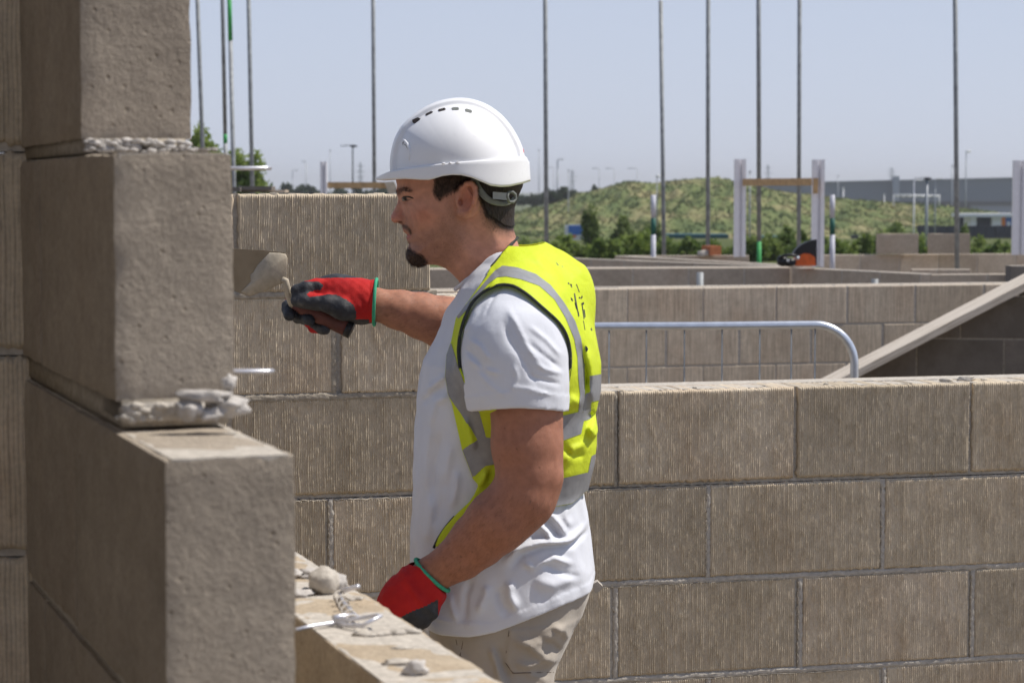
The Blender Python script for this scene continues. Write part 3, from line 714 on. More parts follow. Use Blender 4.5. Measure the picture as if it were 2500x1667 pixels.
gcol = m.mix(1.0, gcol, m.ramp(f2_, [(.3, (.78, .82, .74)), (.7, (1.15, 1.12, 1.1))]), 'MULTIPLY')
gcol = m.mix(1.0, gcol, m.ramp(f3_, [(.3, (.8, .8, .8)), (.7, (1.2, 1.2, 1.2))]), 'MULTIPLY')
M['rough'] = m.out(gcol, .95, m.bump(f2_, .6, .2), .1)
o = link('hill', grid_mesh(-19, 71, YH - 64, YH + 60, 260, 130, moundz, M['rough'])); tag(o, kind='structure')
# tufts on the mound: one mesh of grass
n = 11000; gx = rng.uniform(-8, 64, n); gy = YH - 62 * rng.uniform(0, 1, n) ** 1.0 ; gz = moundz(gx, gy)
hgt = rng.uniform(.06, .26, n) * (1 + .6 * np.sin(gx * 1.1) * np.sin(gy * .3)); ww = rng.uniform(.10, .30, n); lean = rng.normal(0, .12, n)
V = np.empty((n, 3, 3)); V[:, 0] = np.stack([gx - ww, gy, gz - .05], -1); V[:, 1] = np.stack([gx + ww, gy + rng.normal(0, .1, n), gz - .05], -1); V[:, 2] = np.stack([gx + lean, gy + rng.normal(0, .1, n), gz + hgt], -1)
m = N('grass_tufts'); f1 = m.noise(m.vec((1, .35, 1.6), rnd=False), .26, 5, .6); f2_ = m.noise(m.vec(rnd=False), 4, 3)
gcol = m.mix(1.0, m.ramp(f1, [(.32, (.11, .15, .055, 1)), (.48, (.18, .21, .08, 1)), (.64, (.33, .29, .155, 1))]), m.ramp(f2_, [(.3, (.82, .86, .8)), (.7, (1.15, 1.1, 1.1))]), 'MULTIPLY')
M['tuft'] = m.out(gcol, .9, None, .1)
o = link('rough_grass', mesh(V.reshape(-1, 3), np.arange(3 * n).reshape(n, 3), M['tuft'])); tag(o, 'tufts of dry and green grass covering the mound', 'grass', kind='stuff')

# ------------------------------------------------------------------ foliage
def leaf_mat(name, a, b_):
    m = N(name); f = m.noise(m.vec(rnd=False), 1.6, 4); oi = m.n('ShaderNodeObjectInfo'); f2 = m.noise(m.vec(rnd=False), 14, 2)
    col = m.mix(1.0, m.ramp(f, [(.35, a), (.65, b_)]), m.ramp(f2, [(.3, (.7, .75, .7)), (.7, (1.3, 1.25, 1.1))]), 'MULTIPLY')
    m.out(col, .6, None, .3)
    tr = m.n('ShaderNodeBsdfTranslucent'); m.l(col, tr.inputs[0]); mx = m.n('ShaderNodeMixShader'); mx.inputs[0].default_value = .45
    m.l(m.b.outputs[0], mx.inputs[1]); m.l(tr.outputs[0], mx.inputs[2]); m.l(mx.outputs[0], m.t.nodes['Material Output'].inputs[0])
    return m.m
M['leaf1'] = leaf_mat('leaf_mid', (.10, .16, .04, 1), (.21, .27, .08, 1)); M['leaf2'] = leaf_mat('leaf_dark', (.10, .15, .05, 1), (.19, .24, .085, 1))
M['leaf3'] = leaf_mat('leaf_bright', (.16, .23, .05, 1), (.29, .36, .10, 1)); M['bark'] = simple('bark', (.13, .10, .075), .9, .1, amt=.3)
M['leaf_far'] = leaf_mat('leaf_far', (.035, .055, .03, 1), (.06, .085, .045, 1))
def foliage(cx, cy, z0, rx, rz, ry, n, size, seed, clumps=14, irregular=.5, shape='ball'):
    g = np.random.default_rng(seed); C = []
    for i in range(clumps):
        d = g.normal(0, 1, 3); d /= np.linalg.norm(d); rr = g.uniform(.25, .95) 
        c_ = np.array([d[0] * rx * rr, d[1] * ry * rr, z0 + rz + d[2] * rz * rr])
        if shape == 'cone': h = (c_[2] - z0) / (2 * rz); c_[0] *= max(.15, 1.15 - h); c_[1] *= max(.15, 1.15 - h)
        C.append((c_, g.uniform(.28, .5)))
    P = []
    for i in range(n):
        c_, s = C[g.integers(len(C))]; d = g.normal(0, 1, 3); d /= np.linalg.norm(d); rr = s * g.uniform(.4, 1.05)
        P.append(c_ + d * rr * np.array([rx, ry, rz]) * (1 + irregular * g.normal() * .25))
    P = np.array(P); P[:, 0] += cx; P[:, 1] += cy; P[:, 2] = np.maximum(P[:, 2], z0)
    a = g.normal(0, 1, (n, 3)); a /= np.linalg.norm(a, axis=1, keepdims=True); b_ = np.cross(a, g.normal(0, 1, (n, 3))); b_ /= np.linalg.norm(b_, axis=1, keepdims=True)
    sz = size * g.uniform(.5, 1.3, (n, 1)); V = np.stack([P - a * sz, P + b_ * sz * .5, P + a * sz, P - b_ * sz * .5], 1).reshape(-1, 3)
    return V, np.arange(4 * n).reshape(n, 4)
def tree(name, label, px, ytop, ybot, halfpx, Y, mat, n=2500, size=.12, seed=1, trunk=True, cat='tree', group=None, shape='ball', clumps=14, base=None):
    X = (px - 1250) / F * Y; zt = at(px, ytop, Y)[2]; zb_ = at(px, ybot, Y)[2]; gz_ = float(groundz(X, Y)) if base is None else base
    rz = (zt - zb_) / 2; rx = halfpx / F * Y
    e = empty(name, (X, Y, gz_), label, cat, group)
    V, Q = foliage(X, Y, zb_, rx, rz, rx * .9, n, size, seed, clumps, shape=shape)
    link('crown', mesh(V, Q, M[mat]), e)
    g = random.Random(seed); mb = MB(); r0 = max(.02, rx * .07)
    mb.tube([(X, Y, gz_), (X + r0, Y, (gz_ + zb_ + rz) / 2), (X, Y, zb_ + rz * 1.5)], [r0, r0 * .75, r0 * .25], 7)
    for i in range(6):
        z = zb_ + rz * g.uniform(0, 1.0); a = g.uniform(0, 6.28)
        mb.tube([(X, Y, z - rz * .2), (X + math.cos(a) * rx * .4, Y + math.sin(a) * rx * .4, z + rz * .15), (X + math.cos(a) * rx * .75, Y + math.sin(a) * rx * .75, z + rz * .5)], [r0 * .5, r0 * .3, r0 * .1], 5)
    mb.build('trunk', M['bark'], e, True)
    return e
tree('tree', 'green tree at the left between the near wall and the scaffold poles', 505, 308, 480, 52, 60, 'leaf3', 5000, .085, 3, clumps=22)
tree('tree', 'looser bright green tree behind the third and fourth scaffold poles', 600, 348, 500, 62, 62, 'leaf3', 3600, .085, 5, clumps=26)
LM = [(1334, 'the scaffold pole right of the helmet'), (1403, 'the blue and white sign'), (1480, 'the dark sapling'), (1540, 'the olive sapling'), (1595, 'the left striped marker post'), (1621, 'the open topped scaffold pole'), (1728, 'the red brick'), (1806, 'the left post of the white frame'), (1853, 'the green footed scaffold pole'), (1940, 'the cut-off saw'), (1997, 'the right post of the white frame'), (2032, 'the right striped marker post'), (2105, 'the utility box'), (2190, 'the left loose block'), (2263, 'the gap between the loose blocks'), (2320, 'the right loose block'), (2400, 'the white site cabin'), (2490, 'the white post at the photo edge')]
LT = [(612, 'the fourth scaffold pole'), (714, 'the curved far lamp post'), (747, 'the faint lamp post'), (790, 'the short white post'), (861, 'the dark flat headed lamp post'), (914, 'the scaffold pole by the helmet brim'), (1275, 'the back of the helmet'), (1333, 'the scaffold pole right of the helmet'), (1361, 'the grey lamp mast'), (1397, 'the hazy pylon'), (1463, 'the left faint curved lamp')]
_used = set()
def by_landmark(kind, x, marks):
    for m_x, nm in sorted(marks, key=lambda q: abs(q[0] - x)):
        side = 'straight behind' if abs(m_x - x) < 9 else ('just left of' if x < m_x else 'just right of')
        l = kind + ' ' + side + ' ' + nm
        if l not in _used: _used.add(l); return l
# far tree lines
for i, (x, yt, hw) in enumerate(((640, 447, 30), (690, 445, 34), (735, 450, 30), (775, 455, 26), (830, 455, 30), (880, 458, 30), (935, 457, 30), (1310, 478, 26), (1345, 462, 22), (1376, 456, 24), (1398, 466, 16), (1275, 480, 22), (1455, 459, 12))):
    Y = 320 if i not in (8, 9) else 260
    tree('far_tree', by_landmark('hazy far tree', x, LT), x, yt, 500, hw, Y, 'leaf_far', 700, .55, 20 + i, group=['far tree line left of the worker', 'far trees right of the helmet'][x > 1200], clumps=10)
# hedge bushes beyond the far walls
for i in range(24):
    x = 1290 + i * 31 + random.uniform(-9, 9); yt = random.choice([572, 580, 584, 590]) + random.uniform(-4, 4)
    if 1500 < x < 1570: yt = 552
    if 1600 < x < 1800: yt = max(yt, 582)
    Y = random.uniform(48, 60); mt = random.choice(['leaf1', 'leaf3', 'leaf1'])
    tree('hedge_bush', by_landmark({'leaf1': 'green', 'leaf3': 'bright green'}[mt] + ' hedge bush', x, LM), x, yt, 665, random.uniform(30, 44), Y, mt, 1300, .075, 50 + i, cat='bush', group='hedge bushes beyond the far walls', clumps=16)
for i in range(16):
    x = 2008 + i * 34 + random.uniform(-10, 10); yt = random.choice([588, 594, 600]) + random.uniform(-4, 4)
    if 2090 < x < 2235: yt = random.choice([560, 568])
    Y = random.uniform(48, 62); mt = random.choice(['leaf1', 'leaf3', 'leaf1'])
    tree('hedge_bush', by_landmark({'leaf1': 'low green', 'leaf3': 'low bright green'}[mt] + ' bush', x, LM), x, yt, 665, random.uniform(26, 38), Y, mt, 1100, .075, 90 + i, cat='bush', group='low bushes at the right beyond the farthest wall', clumps=16)
tree('sapling', 'dark young tree standing in front of the blue and white sign', 1437, 495, 640, 34, 66, 'leaf2', 1500, .075, 131, shape='cone', clumps=22)
tree('sapling', 'bushy olive young tree right of the dark sapling', 1520, 530, 640, 46, 75, 'leaf2', 1500, .085, 133, shape='cone', clumps=18)
tree('sapling', 'tall olive shrub beside the striped marker post', 1585, 532, 640, 30, 78, 'leaf2', 900, .085, 134, clumps=14)
tree('sapling', 'loose green sapling between the frame post and the saw guard', 1925, 545, 640, 30, 60, 'leaf1', 900, .07, 135, shape='cone', clumps=14)
tree('sapling', 'loose green sapling left of the farthest loose block', 2190, 540, 640, 36, 80, 'leaf1', 1100, .085, 136, shape='cone', clumps=16)
tree('sapling', 'small sapling before the dark hoarding at the right', 2352, 545, 640, 22, 78, 'leaf1', 700, .07, 137, shape='cone', clumps=12)

# ------------------------------------------------------------------ far structures
M['wh'] = simple('warehouse_cladding', (.115, .145, .195), .6, .3, nscale=.02, amt=.06)
M['wh2'] = simple('warehouse_light', (.30, .33, .40), .6, amt=.05, nscale=.02); M['wh3'] = simple('warehouse_dark', (.03, .035, .055), .6)
M['wht'] = simple('white_panel', (.78, .78, .80), .5, amt=.03); M['blue'] = simple('blue_panel', (.05, .16, .50), .5); M['orangep'] = simple('orange_panel', (.75, .22, .04), .5)
M['teal'] = simple('teal_container', (.015, .10, .12), .5, amt=.1); M['hoard'] = simple('dark_hoarding', (.03, .035, .05), .7); M['mast'] = simple('grey_mast', (.33, .35, .38), .5, .4, .3)
YW = 620
wh = empty('warehouse', tuple(at(2200, 470, YW)), 'long blue grey warehouse on the horizon behind the mound', 'warehouse')
def wpanel(x0, x1, yt0, yt1, yb, Y, dep, name, mat, parent):
    P = [at(x0, yt0, Y), at(x1, yt1, Y), at(x1, yb, Y), at(x0, yb, Y)]
    return MB().prism(P, (0, dep, 0)).build(name, mat, parent)
wpanel(1800, 2620, 449, 431, 492, YW, 60, 'wall', M['wh'], wh)
wpanel(1800, 2620, 447.5, 429.5, 432.5, YW - .6, .5, 'eaves_strip', M['wh2'], None).hide_render = False
bpy.data.objects.remove(bpy.data.objects['eaves_strip'])
P = [at(1800, 448, YW - 1), at(2620, 430, YW - 1), at(2620, 431.5, YW - 1), at(1800, 449.5, YW - 1)]
MB().prism(P, (0, .9, 0)).build('eaves_strip', M['wh2'], wh)
wpanel(2295, 2620, 492, 492, 501, YW + 1, 50, 'dark_band', M['wh3'], wh)
wpanel(2370, 2620, 501, 501, 530, YW + 2, 50, 'lower_wall', M['wh2'], wh)
wpanel(2182, 2196, 431, 430, 491, YW - 4, 3, 'stair_tower', M['wh2'], wh)
wpanel(1800, 2620, 492, 492, 560, YW + 4, 40, 'base_wall', M['wh3'], wh)
YC = 195
cab = empty('site_cabin', tuple(at(2430, 552, YC)), 'white site cabin with dark opening and blue end panel at the right', 'cabin')
wpanel(2370, 2384, 524, 524, 552, YC, 3, 'wall', M['wht'], cab); wpanel(2422, 2445, 530, 530, 552, YC, 3, 'wall', M['wht'], cab)
wpanel(2345, 2540, 522, 522, 530, YC - .5, 4, 'roof', M['wht'], cab); wpanel(2384, 2422, 530, 530, 552, YC + .6, 3, 'dark_opening', M['wh3'], cab)
wpanel(2445, 2455, 530, 530, 552, YC, 3, 'orange_panel', M['orangep'], cab); wpanel(2455, 2540, 530, 530, 554, YC, 3, 'blue_panel', M['blue'], cab)
wpanel(2459, 2466, 541, 541, 553, YC - .1, .2, 'poster', M['wht'], cab)
cb2 = wpanel(2345, 2369, 530, 530, 552, YC + 4, 2, 'grey_cabin', M['hoard'], None); tag(cb2, 'small grey cabin behind the left end of the white cabin roof', 'cabin')
YF = 185
ho = empty('site_hoarding', tuple(at(2350, 593, YF)), 'dark site hoarding of joined panels below the white cabin', 'hoarding')
for i in range(13):
    x0 = 2239 + i * 24; wpanel(x0 + .5, x0 + 23.5, 551 + (i % 2) * .6, 551 + (i % 2) * .6, 612, YF + (i % 2) * .05, .3, 'panel', M['hoard'], ho)
tag(wpanel(2081, 2096, 575, 575, 602, 180, 1, 'utility_box', M['hoard'], None), 'small dark utility box on the mound foot left of the loose blocks', 'box')
def container(x0, x1, y0, y1, Y, lb):
    e = empty('container', tuple(at(x0, y1, Y)), lb, 'container'); k = 0; x = x0
    wpanel(x0, x1, y0, y0 + .5, y1 + 25, Y, 2.4, 'side', M['teal'], e)
    while x < x1 - 4: wpanel(x + 1, x + 4, y0 + 1, y0 + 1.4, y1 + 24, Y - .06, .05, 'rib', M['teal'], e); x += 7
container(1624, 1779, 572, 594, 128, 'long teal shipping container below the mound left of the white frame'); container(1858, 1910, 577, 594, 130, 'short teal container inside the white frame behind bushes')
sg = empty('site_sign', tuple(at(1403, 591, 100)), 'white site sign with a blue upper panel behind the dark sapling', 'sign')
wpanel(1379, 1430, 549, 549, 594, 100, .1, 'board', M['wht'], sg); wpanel(1388, 1430, 551, 551, 573, 99.9, .08, 'blue_panel', M['blue'], sg); wpanel(1399, 1405, 574, 574, 580, 99.9, .08, 'orange_mark', M['orangep'], sg)
# lamp posts
def lamp(px, ytop, ybot, Y, lb, arm=-1, w_=.09, head='arm', mat='mast', armpx=14, grp='street lamps on the horizon'):
    a = at(px, ytop, Y); z0 = min(at(px, ybot, Y)[2], float(groundz(0, Y))); e = empty('lamp_post', (a[0], Y, z0), lb, 'lamp post', grp)
    MB().tube([(a[0], Y, z0), (a[0], Y, a[2])], [w_, w_ * .6], 8).build('column', M[mat], e, True)
    s = Y / F
    if head == 'arm':
        P = [(a[0], Y, a[2]), (a[0] + arm * armpx * .3 * s, Y, a[2] + 3 * s), (a[0] + arm * armpx * s, Y, a[2] + 2.5 * s)]
        MB().tube(P, w_ * .5, 6).build('arm', M[mat], e, True)
        MB().box((P[-1][0] + arm * 2 * s, Y, P[-1][2]), (6 * s, .25, 2 * s)).build('lamp_head', M[mat], e)
    elif head == 'flat':
        MB().ico((a[0] + 2 * s, Y, a[2] + 1 * s), 1, 2, (10 * s, 8 * s, 3.2 * s)).build('lamp_head', M['hoard'], e, True)
        MB().box((a[0] - 18 * s, Y, a[2] + 2.2 * s), (22 * s, .2, 1.6 * s), Matrix.Rotation(R(-4), 3, 'Y')).build('arm', M['hoard'], e)
    elif head == 'white':
        MB().ico((a[0] + arm * 5 * s, Y, a[2]), 1, 2, (7 * s, 5 * s, 3 * s)).build('lamp_head', M['wht'], e, True)
    elif head == 'none': MB().box((a[0], Y, a[2]), (w_ * 2.4, w_ * 2.4, 3 * s)).build('cap', M[mat], e)
    return e
lamp(861, 358, 480, 120, 'dark flat headed lamp post between the white post and the helmet brim', head='flat', mat='hoard', w_=.055)
lamp(747, 397, 480, 330, 'faint lamp post left of the short white post', arm=-1, armpx=5, w_=.11)
lamp(714, 418, 480, 330, 'fainter curved lamp post over the far tree line', arm=1, armpx=8, w_=.08)
lamp(806, 368, 480, 380, 'thin mast just right of the short white post', head='none', w_=.10)
lamp(1361, 392, 500, 260, 'grey lamp mast right of the first scaffold pole beyond the helmet', arm=1, armpx=10, w_=.13)
lamp(1316, 367, 500, 420, 'tall thin mast between the helmet and the scaffold pole', head='none', w_=.11)
lamp(1352, 412, 500, 420, 'low faint mast touching the grey lamp mast', arm=-1, armpx=12, w_=.08)
lamp(1388, 416, 600, 240, 'thin grey mast rising from behind the mound near the pylon', head='none', w_=.07)
lamp(1463, 414, 470, 380, 'left of three faint curved lamps above the mound', arm=-1, armpx=12, w_=.10)
lamp(1500, 414, 470, 380, 'middle of three faint curved lamps above the mound', arm=-1, armpx=16, w_=.10)
lamp(1556, 414, 470, 380, 'right of three faint curved lamps above the mound', arm=-1, armpx=18, w_=.10)
lamp(1604, 430, 560, 110, 'slim lamp post with white head left of the tall open ended pole', head='white', arm=.6, w_=.035)
lamp(2359, 370, 560, 330, 'lamp post with bright white head standing before the warehouse', head='white', arm=1.2, w_=.12)
lamp(2232, 442, 600, 120, 'left slim post of three with a pale arm near the loose blocks', arm=1, armpx=16, mat='white_pvc', w_=.05)
lamp(2263, 437, 640, 60, 'middle post of three with a dark flat head between the loose blocks', head='flat', w_=.055)
lamp(2284, 440, 600, 120, 'right slim post of three near the loose blocks', arm=1, armpx=10, w_=.05)
lamp(2325, 405, 520, 340, 'grey mast close behind the right scaffold pole', head='none', w_=.12)
lamp(2046, 430, 500, 400, 'faint mast before the warehouse at its left end', head='none', w_=.09)
lamp(2059, 459, 500, 260, 'short pale post on the mound slope before the warehouse', head='none', mat='white_pvc', w_=.10)
lamp(1831, 420, 620, 140, 'thin grey pole inside the white frame near its left post', head='none', w_=.06)
lamp(2159, 475, 500, 260, 'tiny pale post on the mound crest left of the rail frame', head='none', mat='white_pvc', w_=.08)
# white rail frame on the crest
rf = empty('rail_frame', tuple(at(2237, 500, 195)), 'white lattice rail frame standing on the mound crest before the warehouse', 'railing')
T_ = lambda x, y: tuple(at(x, y, 255))
MB().tube([T_(2181, 476), T_(2295, 479)], .10, 6).build('top_bar', M['wht'], rf, True)
for x in (2182, 2293): MB().tube([T_(x, 476), T_(x, 505)], .09, 6).build('post', M['wht'], rf, True)
for i in range(6):
    x = 2238 + i * 9; MB().tube([T_(x + 7, 480), T_(x, 500)], .055, 6).build('brace', M['mast'], rf, True)
for i in range(7):
    x = 2186 + i * 15; MB().tube([T_(x, 479), T_(x + 9, 479)], .12, 6).build('clamp', M['wht'], rf, True)
# pylons
def pylon(px, ytop, ybot, Y, lb):
    s = Y / F; e = empty('pylon', tuple(at(px, ybot, Y)), lb, 'pylon', 'electricity pylons on the horizon'); mb = MB(); w0 = 7; h = ybot - ytop
    P = lambda dx, y: tuple(at(px + dx, y, Y))
    for sg_ in (-1, 1): mb.tube([P(sg_ * w0, ybot + 15), P(sg_ * 2.2, ytop + h * .45), P(sg_ * .6, ytop)], .35, 4)
    for i in range(6):
        a = i / 6; b_ = (i + 1) / 6; wa = w0 * (1 - a) + 2.2 * a; wb = w0 * (1 - b_) + 2.2 * b_; ya = ybot + 15 - (h * .55 + 15) * a; yb_ = ybot + 15 - (h * .55 + 15) * b_
        mb.tube([P(-wa, ya), P(wb, yb_)], .2, 4); mb.tube([P(wa, ya), P(-wb, yb_)], .2, 4)
    mb.build('tower', M['mast'], e)
    for k, (fy_, wd) in enumerate(((.12, 8), (.30, 11), (.48, 9))): MB().tube([P(-wd, ytop + h * fy_), P(wd, ytop + h * fy_)], .3, 4).build('cross_arm', M['mast'], e)
pylon(1397, 415, 470, 1300, 'hazy electricity pylon right of the scaffold pole beyond the helmet'); pylon(1875, 402, 470, 1500, 'hazy pylon above the timber spreader of the white frame')
pylon(880, 397, 470, 1300, 'hazy pylon between the dark lamp post and the helmet brim'); pylon(2177, 409, 450, 1500, 'hazy pylon standing over the warehouse roof')

#PERSON
# ================================================================== the worker
YP = 3.60
def pw(px, py, Y=YP): return at(px, py, Y)
def rr1(pts): return [r1(*p) for p in pts]
def rr2(pts): return [r2(*p) for p in pts]
def rr3(pts): return [r3(*p) for p in pts]
def rr4(pts): return [r4(*p) for p in pts]
def smin(a, b, k):
    h = np.clip(.5 + .5 * (b - a) / k, 0, 1); return b + (a - b) * h - k * h * (1 - h)
def nz3(x, y, z, s, seed=0.): return np.sin(x * s + seed) * np.sin(y * s * 1.3 + seed * 2 + 1.) * np.sin(z * s * .9 + x * s * .5 + 2 * seed)
def smax(a, b, k): return -smin(-a, -b, k)
def seg(x, y, z, a, b, ra, rb):
    d = [b[i] - a[i] for i in range(3)]; L2 = sum(c * c for c in d) + 1e-12
    t = np.clip(((x - a[0]) * d[0] + (y - a[1]) * d[1] + (z - a[2]) * d[2]) / L2, 0, 1)
    return np.sqrt((x - a[0] - d[0] * t) ** 2 + (y - a[1] - d[1] * t) ** 2 + (z - a[2] - d[2] * t) ** 2) - (ra + (rb - ra) * t)
def chain(x, y, z, P, k=.01):
    """P = list of (xyz, r)"""
    f = None
    for (a, ra), (b, rb) in zip(P[:-1], P[1:]):
        g = seg(x, y, z, a, b, ra, rb); f = g if f is None else smin(f, g, k)
    return f
def CH(L): return [(pw(a[0], a[1], a[2]), a[3]) for a in L]
def ell(x, y, z, c, r):
    q = np.sqrt(((x - c[0]) / r[0]) ** 2 + ((y - c[1]) / r[1]) ** 2 + ((z - c[2]) / r[2]) ** 2); return (q - 1) * min(r)
def poly_sd(px, pz, poly):
    """signed distance (negative inside) to a polygon in the XZ plane"""
    poly = np.asarray(poly); d2 = None; inside = None
    n = len(poly)
    for i in range(n):
        a, b = poly[i], poly[(i + 1) % n]; ex, ez = b[0] - a[0], b[1] - a[1]
        wx, wz = px - a[0], pz - a[1]; t = np.clip((wx * ex + wz * ez) / (ex * ex + ez * ez + 1e-15), 0, 1)
        q = (wx - ex * t) ** 2 + (wz - ez * t) ** 2; d2 = q if d2 is None else np.minimum(d2, q)
        c = ((a[1] > pz) != (b[1] > pz)) & (px < (b[0] - a[0]) * (pz - a[1]) / ((b[1] - a[1]) if b[1] != a[1] else 1e-12) + a[0])
        inside = c if inside is None else inside ^ c
    return np.sqrt(d2) * np.where(inside, -1, 1)
def XZ(pts, Y=YP): return np.array([(lambda q: (q[0], q[2]))(at(p[0], p[1], Y)) for p in pts])
def snets(Fn, lo, hi, h):
    lo = np.array(lo, float); n = np.ceil((np.array(hi) - lo) / h).astype(int) + 1; B = 12
    n = ((n + B - 1) // B) * B + 1
    ax = [lo[i] + h * np.arange(n[i]) for i in range(3)]
    f = np.ones(tuple(n), np.float32)
    nb = (n - 1) // B
    cx_ = [lo[i] + h * (B * np.arange(nb[i]) + B / 2) for i in range(3)]
    fc = Fn(cx_[0][:, None, None], cx_[1][None, :, None], cx_[2][None, None, :]) + np.zeros(tuple(nb))
    rad = B * h * .87 * 1.45 + .004
    for i in range(nb[0]):
        for k in range(nb[2]):
            js = np.where(np.abs(fc[i, :, k]) < rad)[0]
            for j in range(nb[1]):
                if abs(fc[i, j, k]) >= rad and fc[i, j, k] < 0: f[i * B:i * B + B + 1, j * B:j * B + B + 1, k * B:k * B + B + 1] = np.minimum(f[i * B:i * B + B + 1, j * B:j * B + B + 1, k * B:k * B + B + 1], -1)
    for i in range(nb[0]):
        for k in range(nb[2]):
            js = np.where(np.abs(fc[i, :, k]) < rad)[0]
            if not len(js): continue
            j0, j1 = js.min(), js.max() + 1
            sl = (slice(i * B, i * B + B + 1), slice(j0 * B, j1 * B + 1), slice(k * B, k * B + B + 1))
            f[sl] = Fn(ax[0][sl[0]][:, None, None], ax[1][sl[1]][None, :, None], ax[2][sl[2]][None, None, :])
    s = f < 0
    c = s[:-1, :-1, :-1].astype(np.int8)
    tot = np.zeros_like(c)
    for a in (0, 1):
        for b in (0, 1):
            for d in (0, 1): tot += s[a:n[0] - 1 + a, b:n[1] - 1 + b, d:n[2] - 1 + d]
    act = (tot > 0) & (tot < 8); idx = np.argwhere(act); vid = np.full(act.shape, -1, np.int32); vid[act] = np.arange(len(idx))
    I, J, K = idx.T; cor = {}
    for a in (0, 1):
        for b in (0, 1):
            for d in (0, 1): cor[(a, b, d)] = f[I + a, J + b, K + d]
    acc = np.zeros((len(idx), 3)); cnt = np.zeros(len(idx))
    for p in cor:
        for axi in range(3):
            if p[axi] == 0:
                q = list(p); q[axi] = 1; q = tuple(q); A, Bv = cor[p], cor[q]; m_ = (A < 0) != (Bv < 0)
                t = np.where(m_, A / np.where(m_, A - Bv, 1), 0); pos = np.tile(np.array(p, float), (len(idx), 1)); pos[:, axi] = t
                acc += pos * m_[:, None]; cnt += m_
    V = lo + h * (idx + acc / cnt[:, None])
    Q = []
    for axi in range(3):
        o1, o2 = [(1, 2), (2, 0), (0, 1)][axi]
        A = s; sl0 = [slice(1, -1)] * 3; sl1 = [slice(1, -1)] * 3; sl0[axi] = slice(0, n[axi] - 1); sl1[axi] = slice(1, n[axi])
        a0 = A[tuple(sl0)]; a1 = A[tuple(sl1)]; e = np.argwhere(a0 != a1); flip = a0[tuple(e.T)]
        off = np.ones(3, int); off[axi] = 0; e = e + off
        def cell(d1, d2): 
            q = e.copy(); q[:, o1] -= d1; q[:, o2] -= d2; return vid[q[:, 0], q[:, 1], q[:, 2]]
        q = np.stack([cell(1, 1), cell(0, 1), cell(0, 0), cell(1, 0)], 1); q = np.where(flip[:, None], q, q[:, ::-1]); Q.append(q)
    Q = np.vstack(Q); Q = Q[(Q >= 0).all(1)]
    return V, Q
def relax(V, Q, it=2, lam=.5):
    E_ = np.vstack([Q[:, [0, 1]], Q[:, [1, 2]], Q[:, [2, 3]], Q[:, [3, 0]]])
    for _ in range(it):
        acc = np.zeros_like(V); cnt = np.zeros(len(V))
        for a in range(3): acc[:, a] = np.bincount(E_[:, 0], V[E_[:, 1], a], len(V)) + np.bincount(E_[:, 1], V[E_[:, 0], a], len(V))
        cnt = np.bincount(E_[:, 0], minlength=len(V)) + np.bincount(E_[:, 1], minlength=len(V)); V = V + lam * (acc / np.maximum(cnt, 1)[:, None] - V)
    return V
def sub(V, Q, keep):
    Q = Q[keep]; u, inv = np.unique(Q, return_inverse=True); return V[u], inv.reshape(Q.shape), u
def inpoly(px, py, poly):
    return poly_sd(px, py, poly) < 0
def vcol(me, C):
    a = me.color_attributes.new('Col', 'FLOAT_COLOR', 'POINT'); C = np.hstack([C, np.ones((len(C), 1))]).astype(np.float32); a.data.foreach_set('color', C.ravel())
def blend(C, mask, col): return C * (1 - mask[:, None]) + np.array(col)[None] * mask[:, None]
def lerp_tab(tab, z, j):
    t = sorted((at(1250, r[0], YP)[2], r[j]) for r in tab); return np.interp(z, [q[0] for q in t], [q[1] for q in t])
def ptx(px): return (px - 1250) / F * YP
def PZ(py): return at(1250, py, YP)[2]

# ---- materials with painted pigment (freckles, stubble, lips) and nostril shade in a vertex attribute
m = N('skin'); at_ = m.n('ShaderNodeVertexColor'); at_.layer_name = 'Col'; f1 = m.noise(m.vec(rnd=False), 90, 4); f2_ = m.noise(m.vec(rnd=False), 700, 3, .7)
vo = m.n('ShaderNodeTexVoronoi'); vo.inputs['Scale'].default_value = 55; m.l(m.vec(rnd=False), vo.inputs['Vector'])
col = m.mix(1.0, at_.outputs[0], m.ramp(f1, [(.3, (.86, .82, .80)), (.7, (1.1, 1.08, 1.06))]), 'MULTIPLY')
col = m.mix(1.0, col, m.ramp(vo.outputs['Distance'], [(.0, (.55, .45, .4)), (.03, (.65, .55, .5)), (.05, (1, 1, 1))]), 'MULTIPLY')
m.b.inputs['Subsurface Weight'].default_value = .12; m.b.inputs['Subsurface Radius'].default_value = (.012, .004, .002); m.b.inputs['Subsurface Scale'].default_value = .6
M['skin'] = m.out(col, m.ramp(f1, [(.3, (.5,) * 3), (.7, (.66,) * 3)]), m.bump(f2_, .6, .0009, m.bump(f1, .4, .0016)), .28)
m = N('hair'); f1 = m.noise(m.vec((1, 1, .3), rnd=False), 400, 3); M['hair'] = m.out(m.ramp(f1, [(.3, (.012, .008, .006, 1)), (.7, (.045, .03, .022, 1))]), .55, m.bump(f1, .8, .002), .3)
def cloth(name, a, b_, rough=.85, weave=1400, sheen=.2, bumpd=.0006, trans=0.):
    m = N(name); f = m.noise(m.vec(rnd=False), 14, 4); fw = m.noise(m.vec(rnd=False), weave, 2); col = m.ramp(f, [(.3, a), (.7, b_)])
    f3 = m.noise(m.vec(rnd=False), 60, 4)
    m.b.inputs['Sheen Weight'].default_value = sheen
    return m.out(col, rough, m.bump(fw, .35, bumpd, m.bump(f3, .25, .003)), .2)
M['shirt'] = cloth('white_cotton', (.64, .66, .725, 1), (.71, .73, .79, 1))
M['trouser'] = cloth('stone_canvas', (.36, .315, .265, 1), (.43, .385, .33, 1))
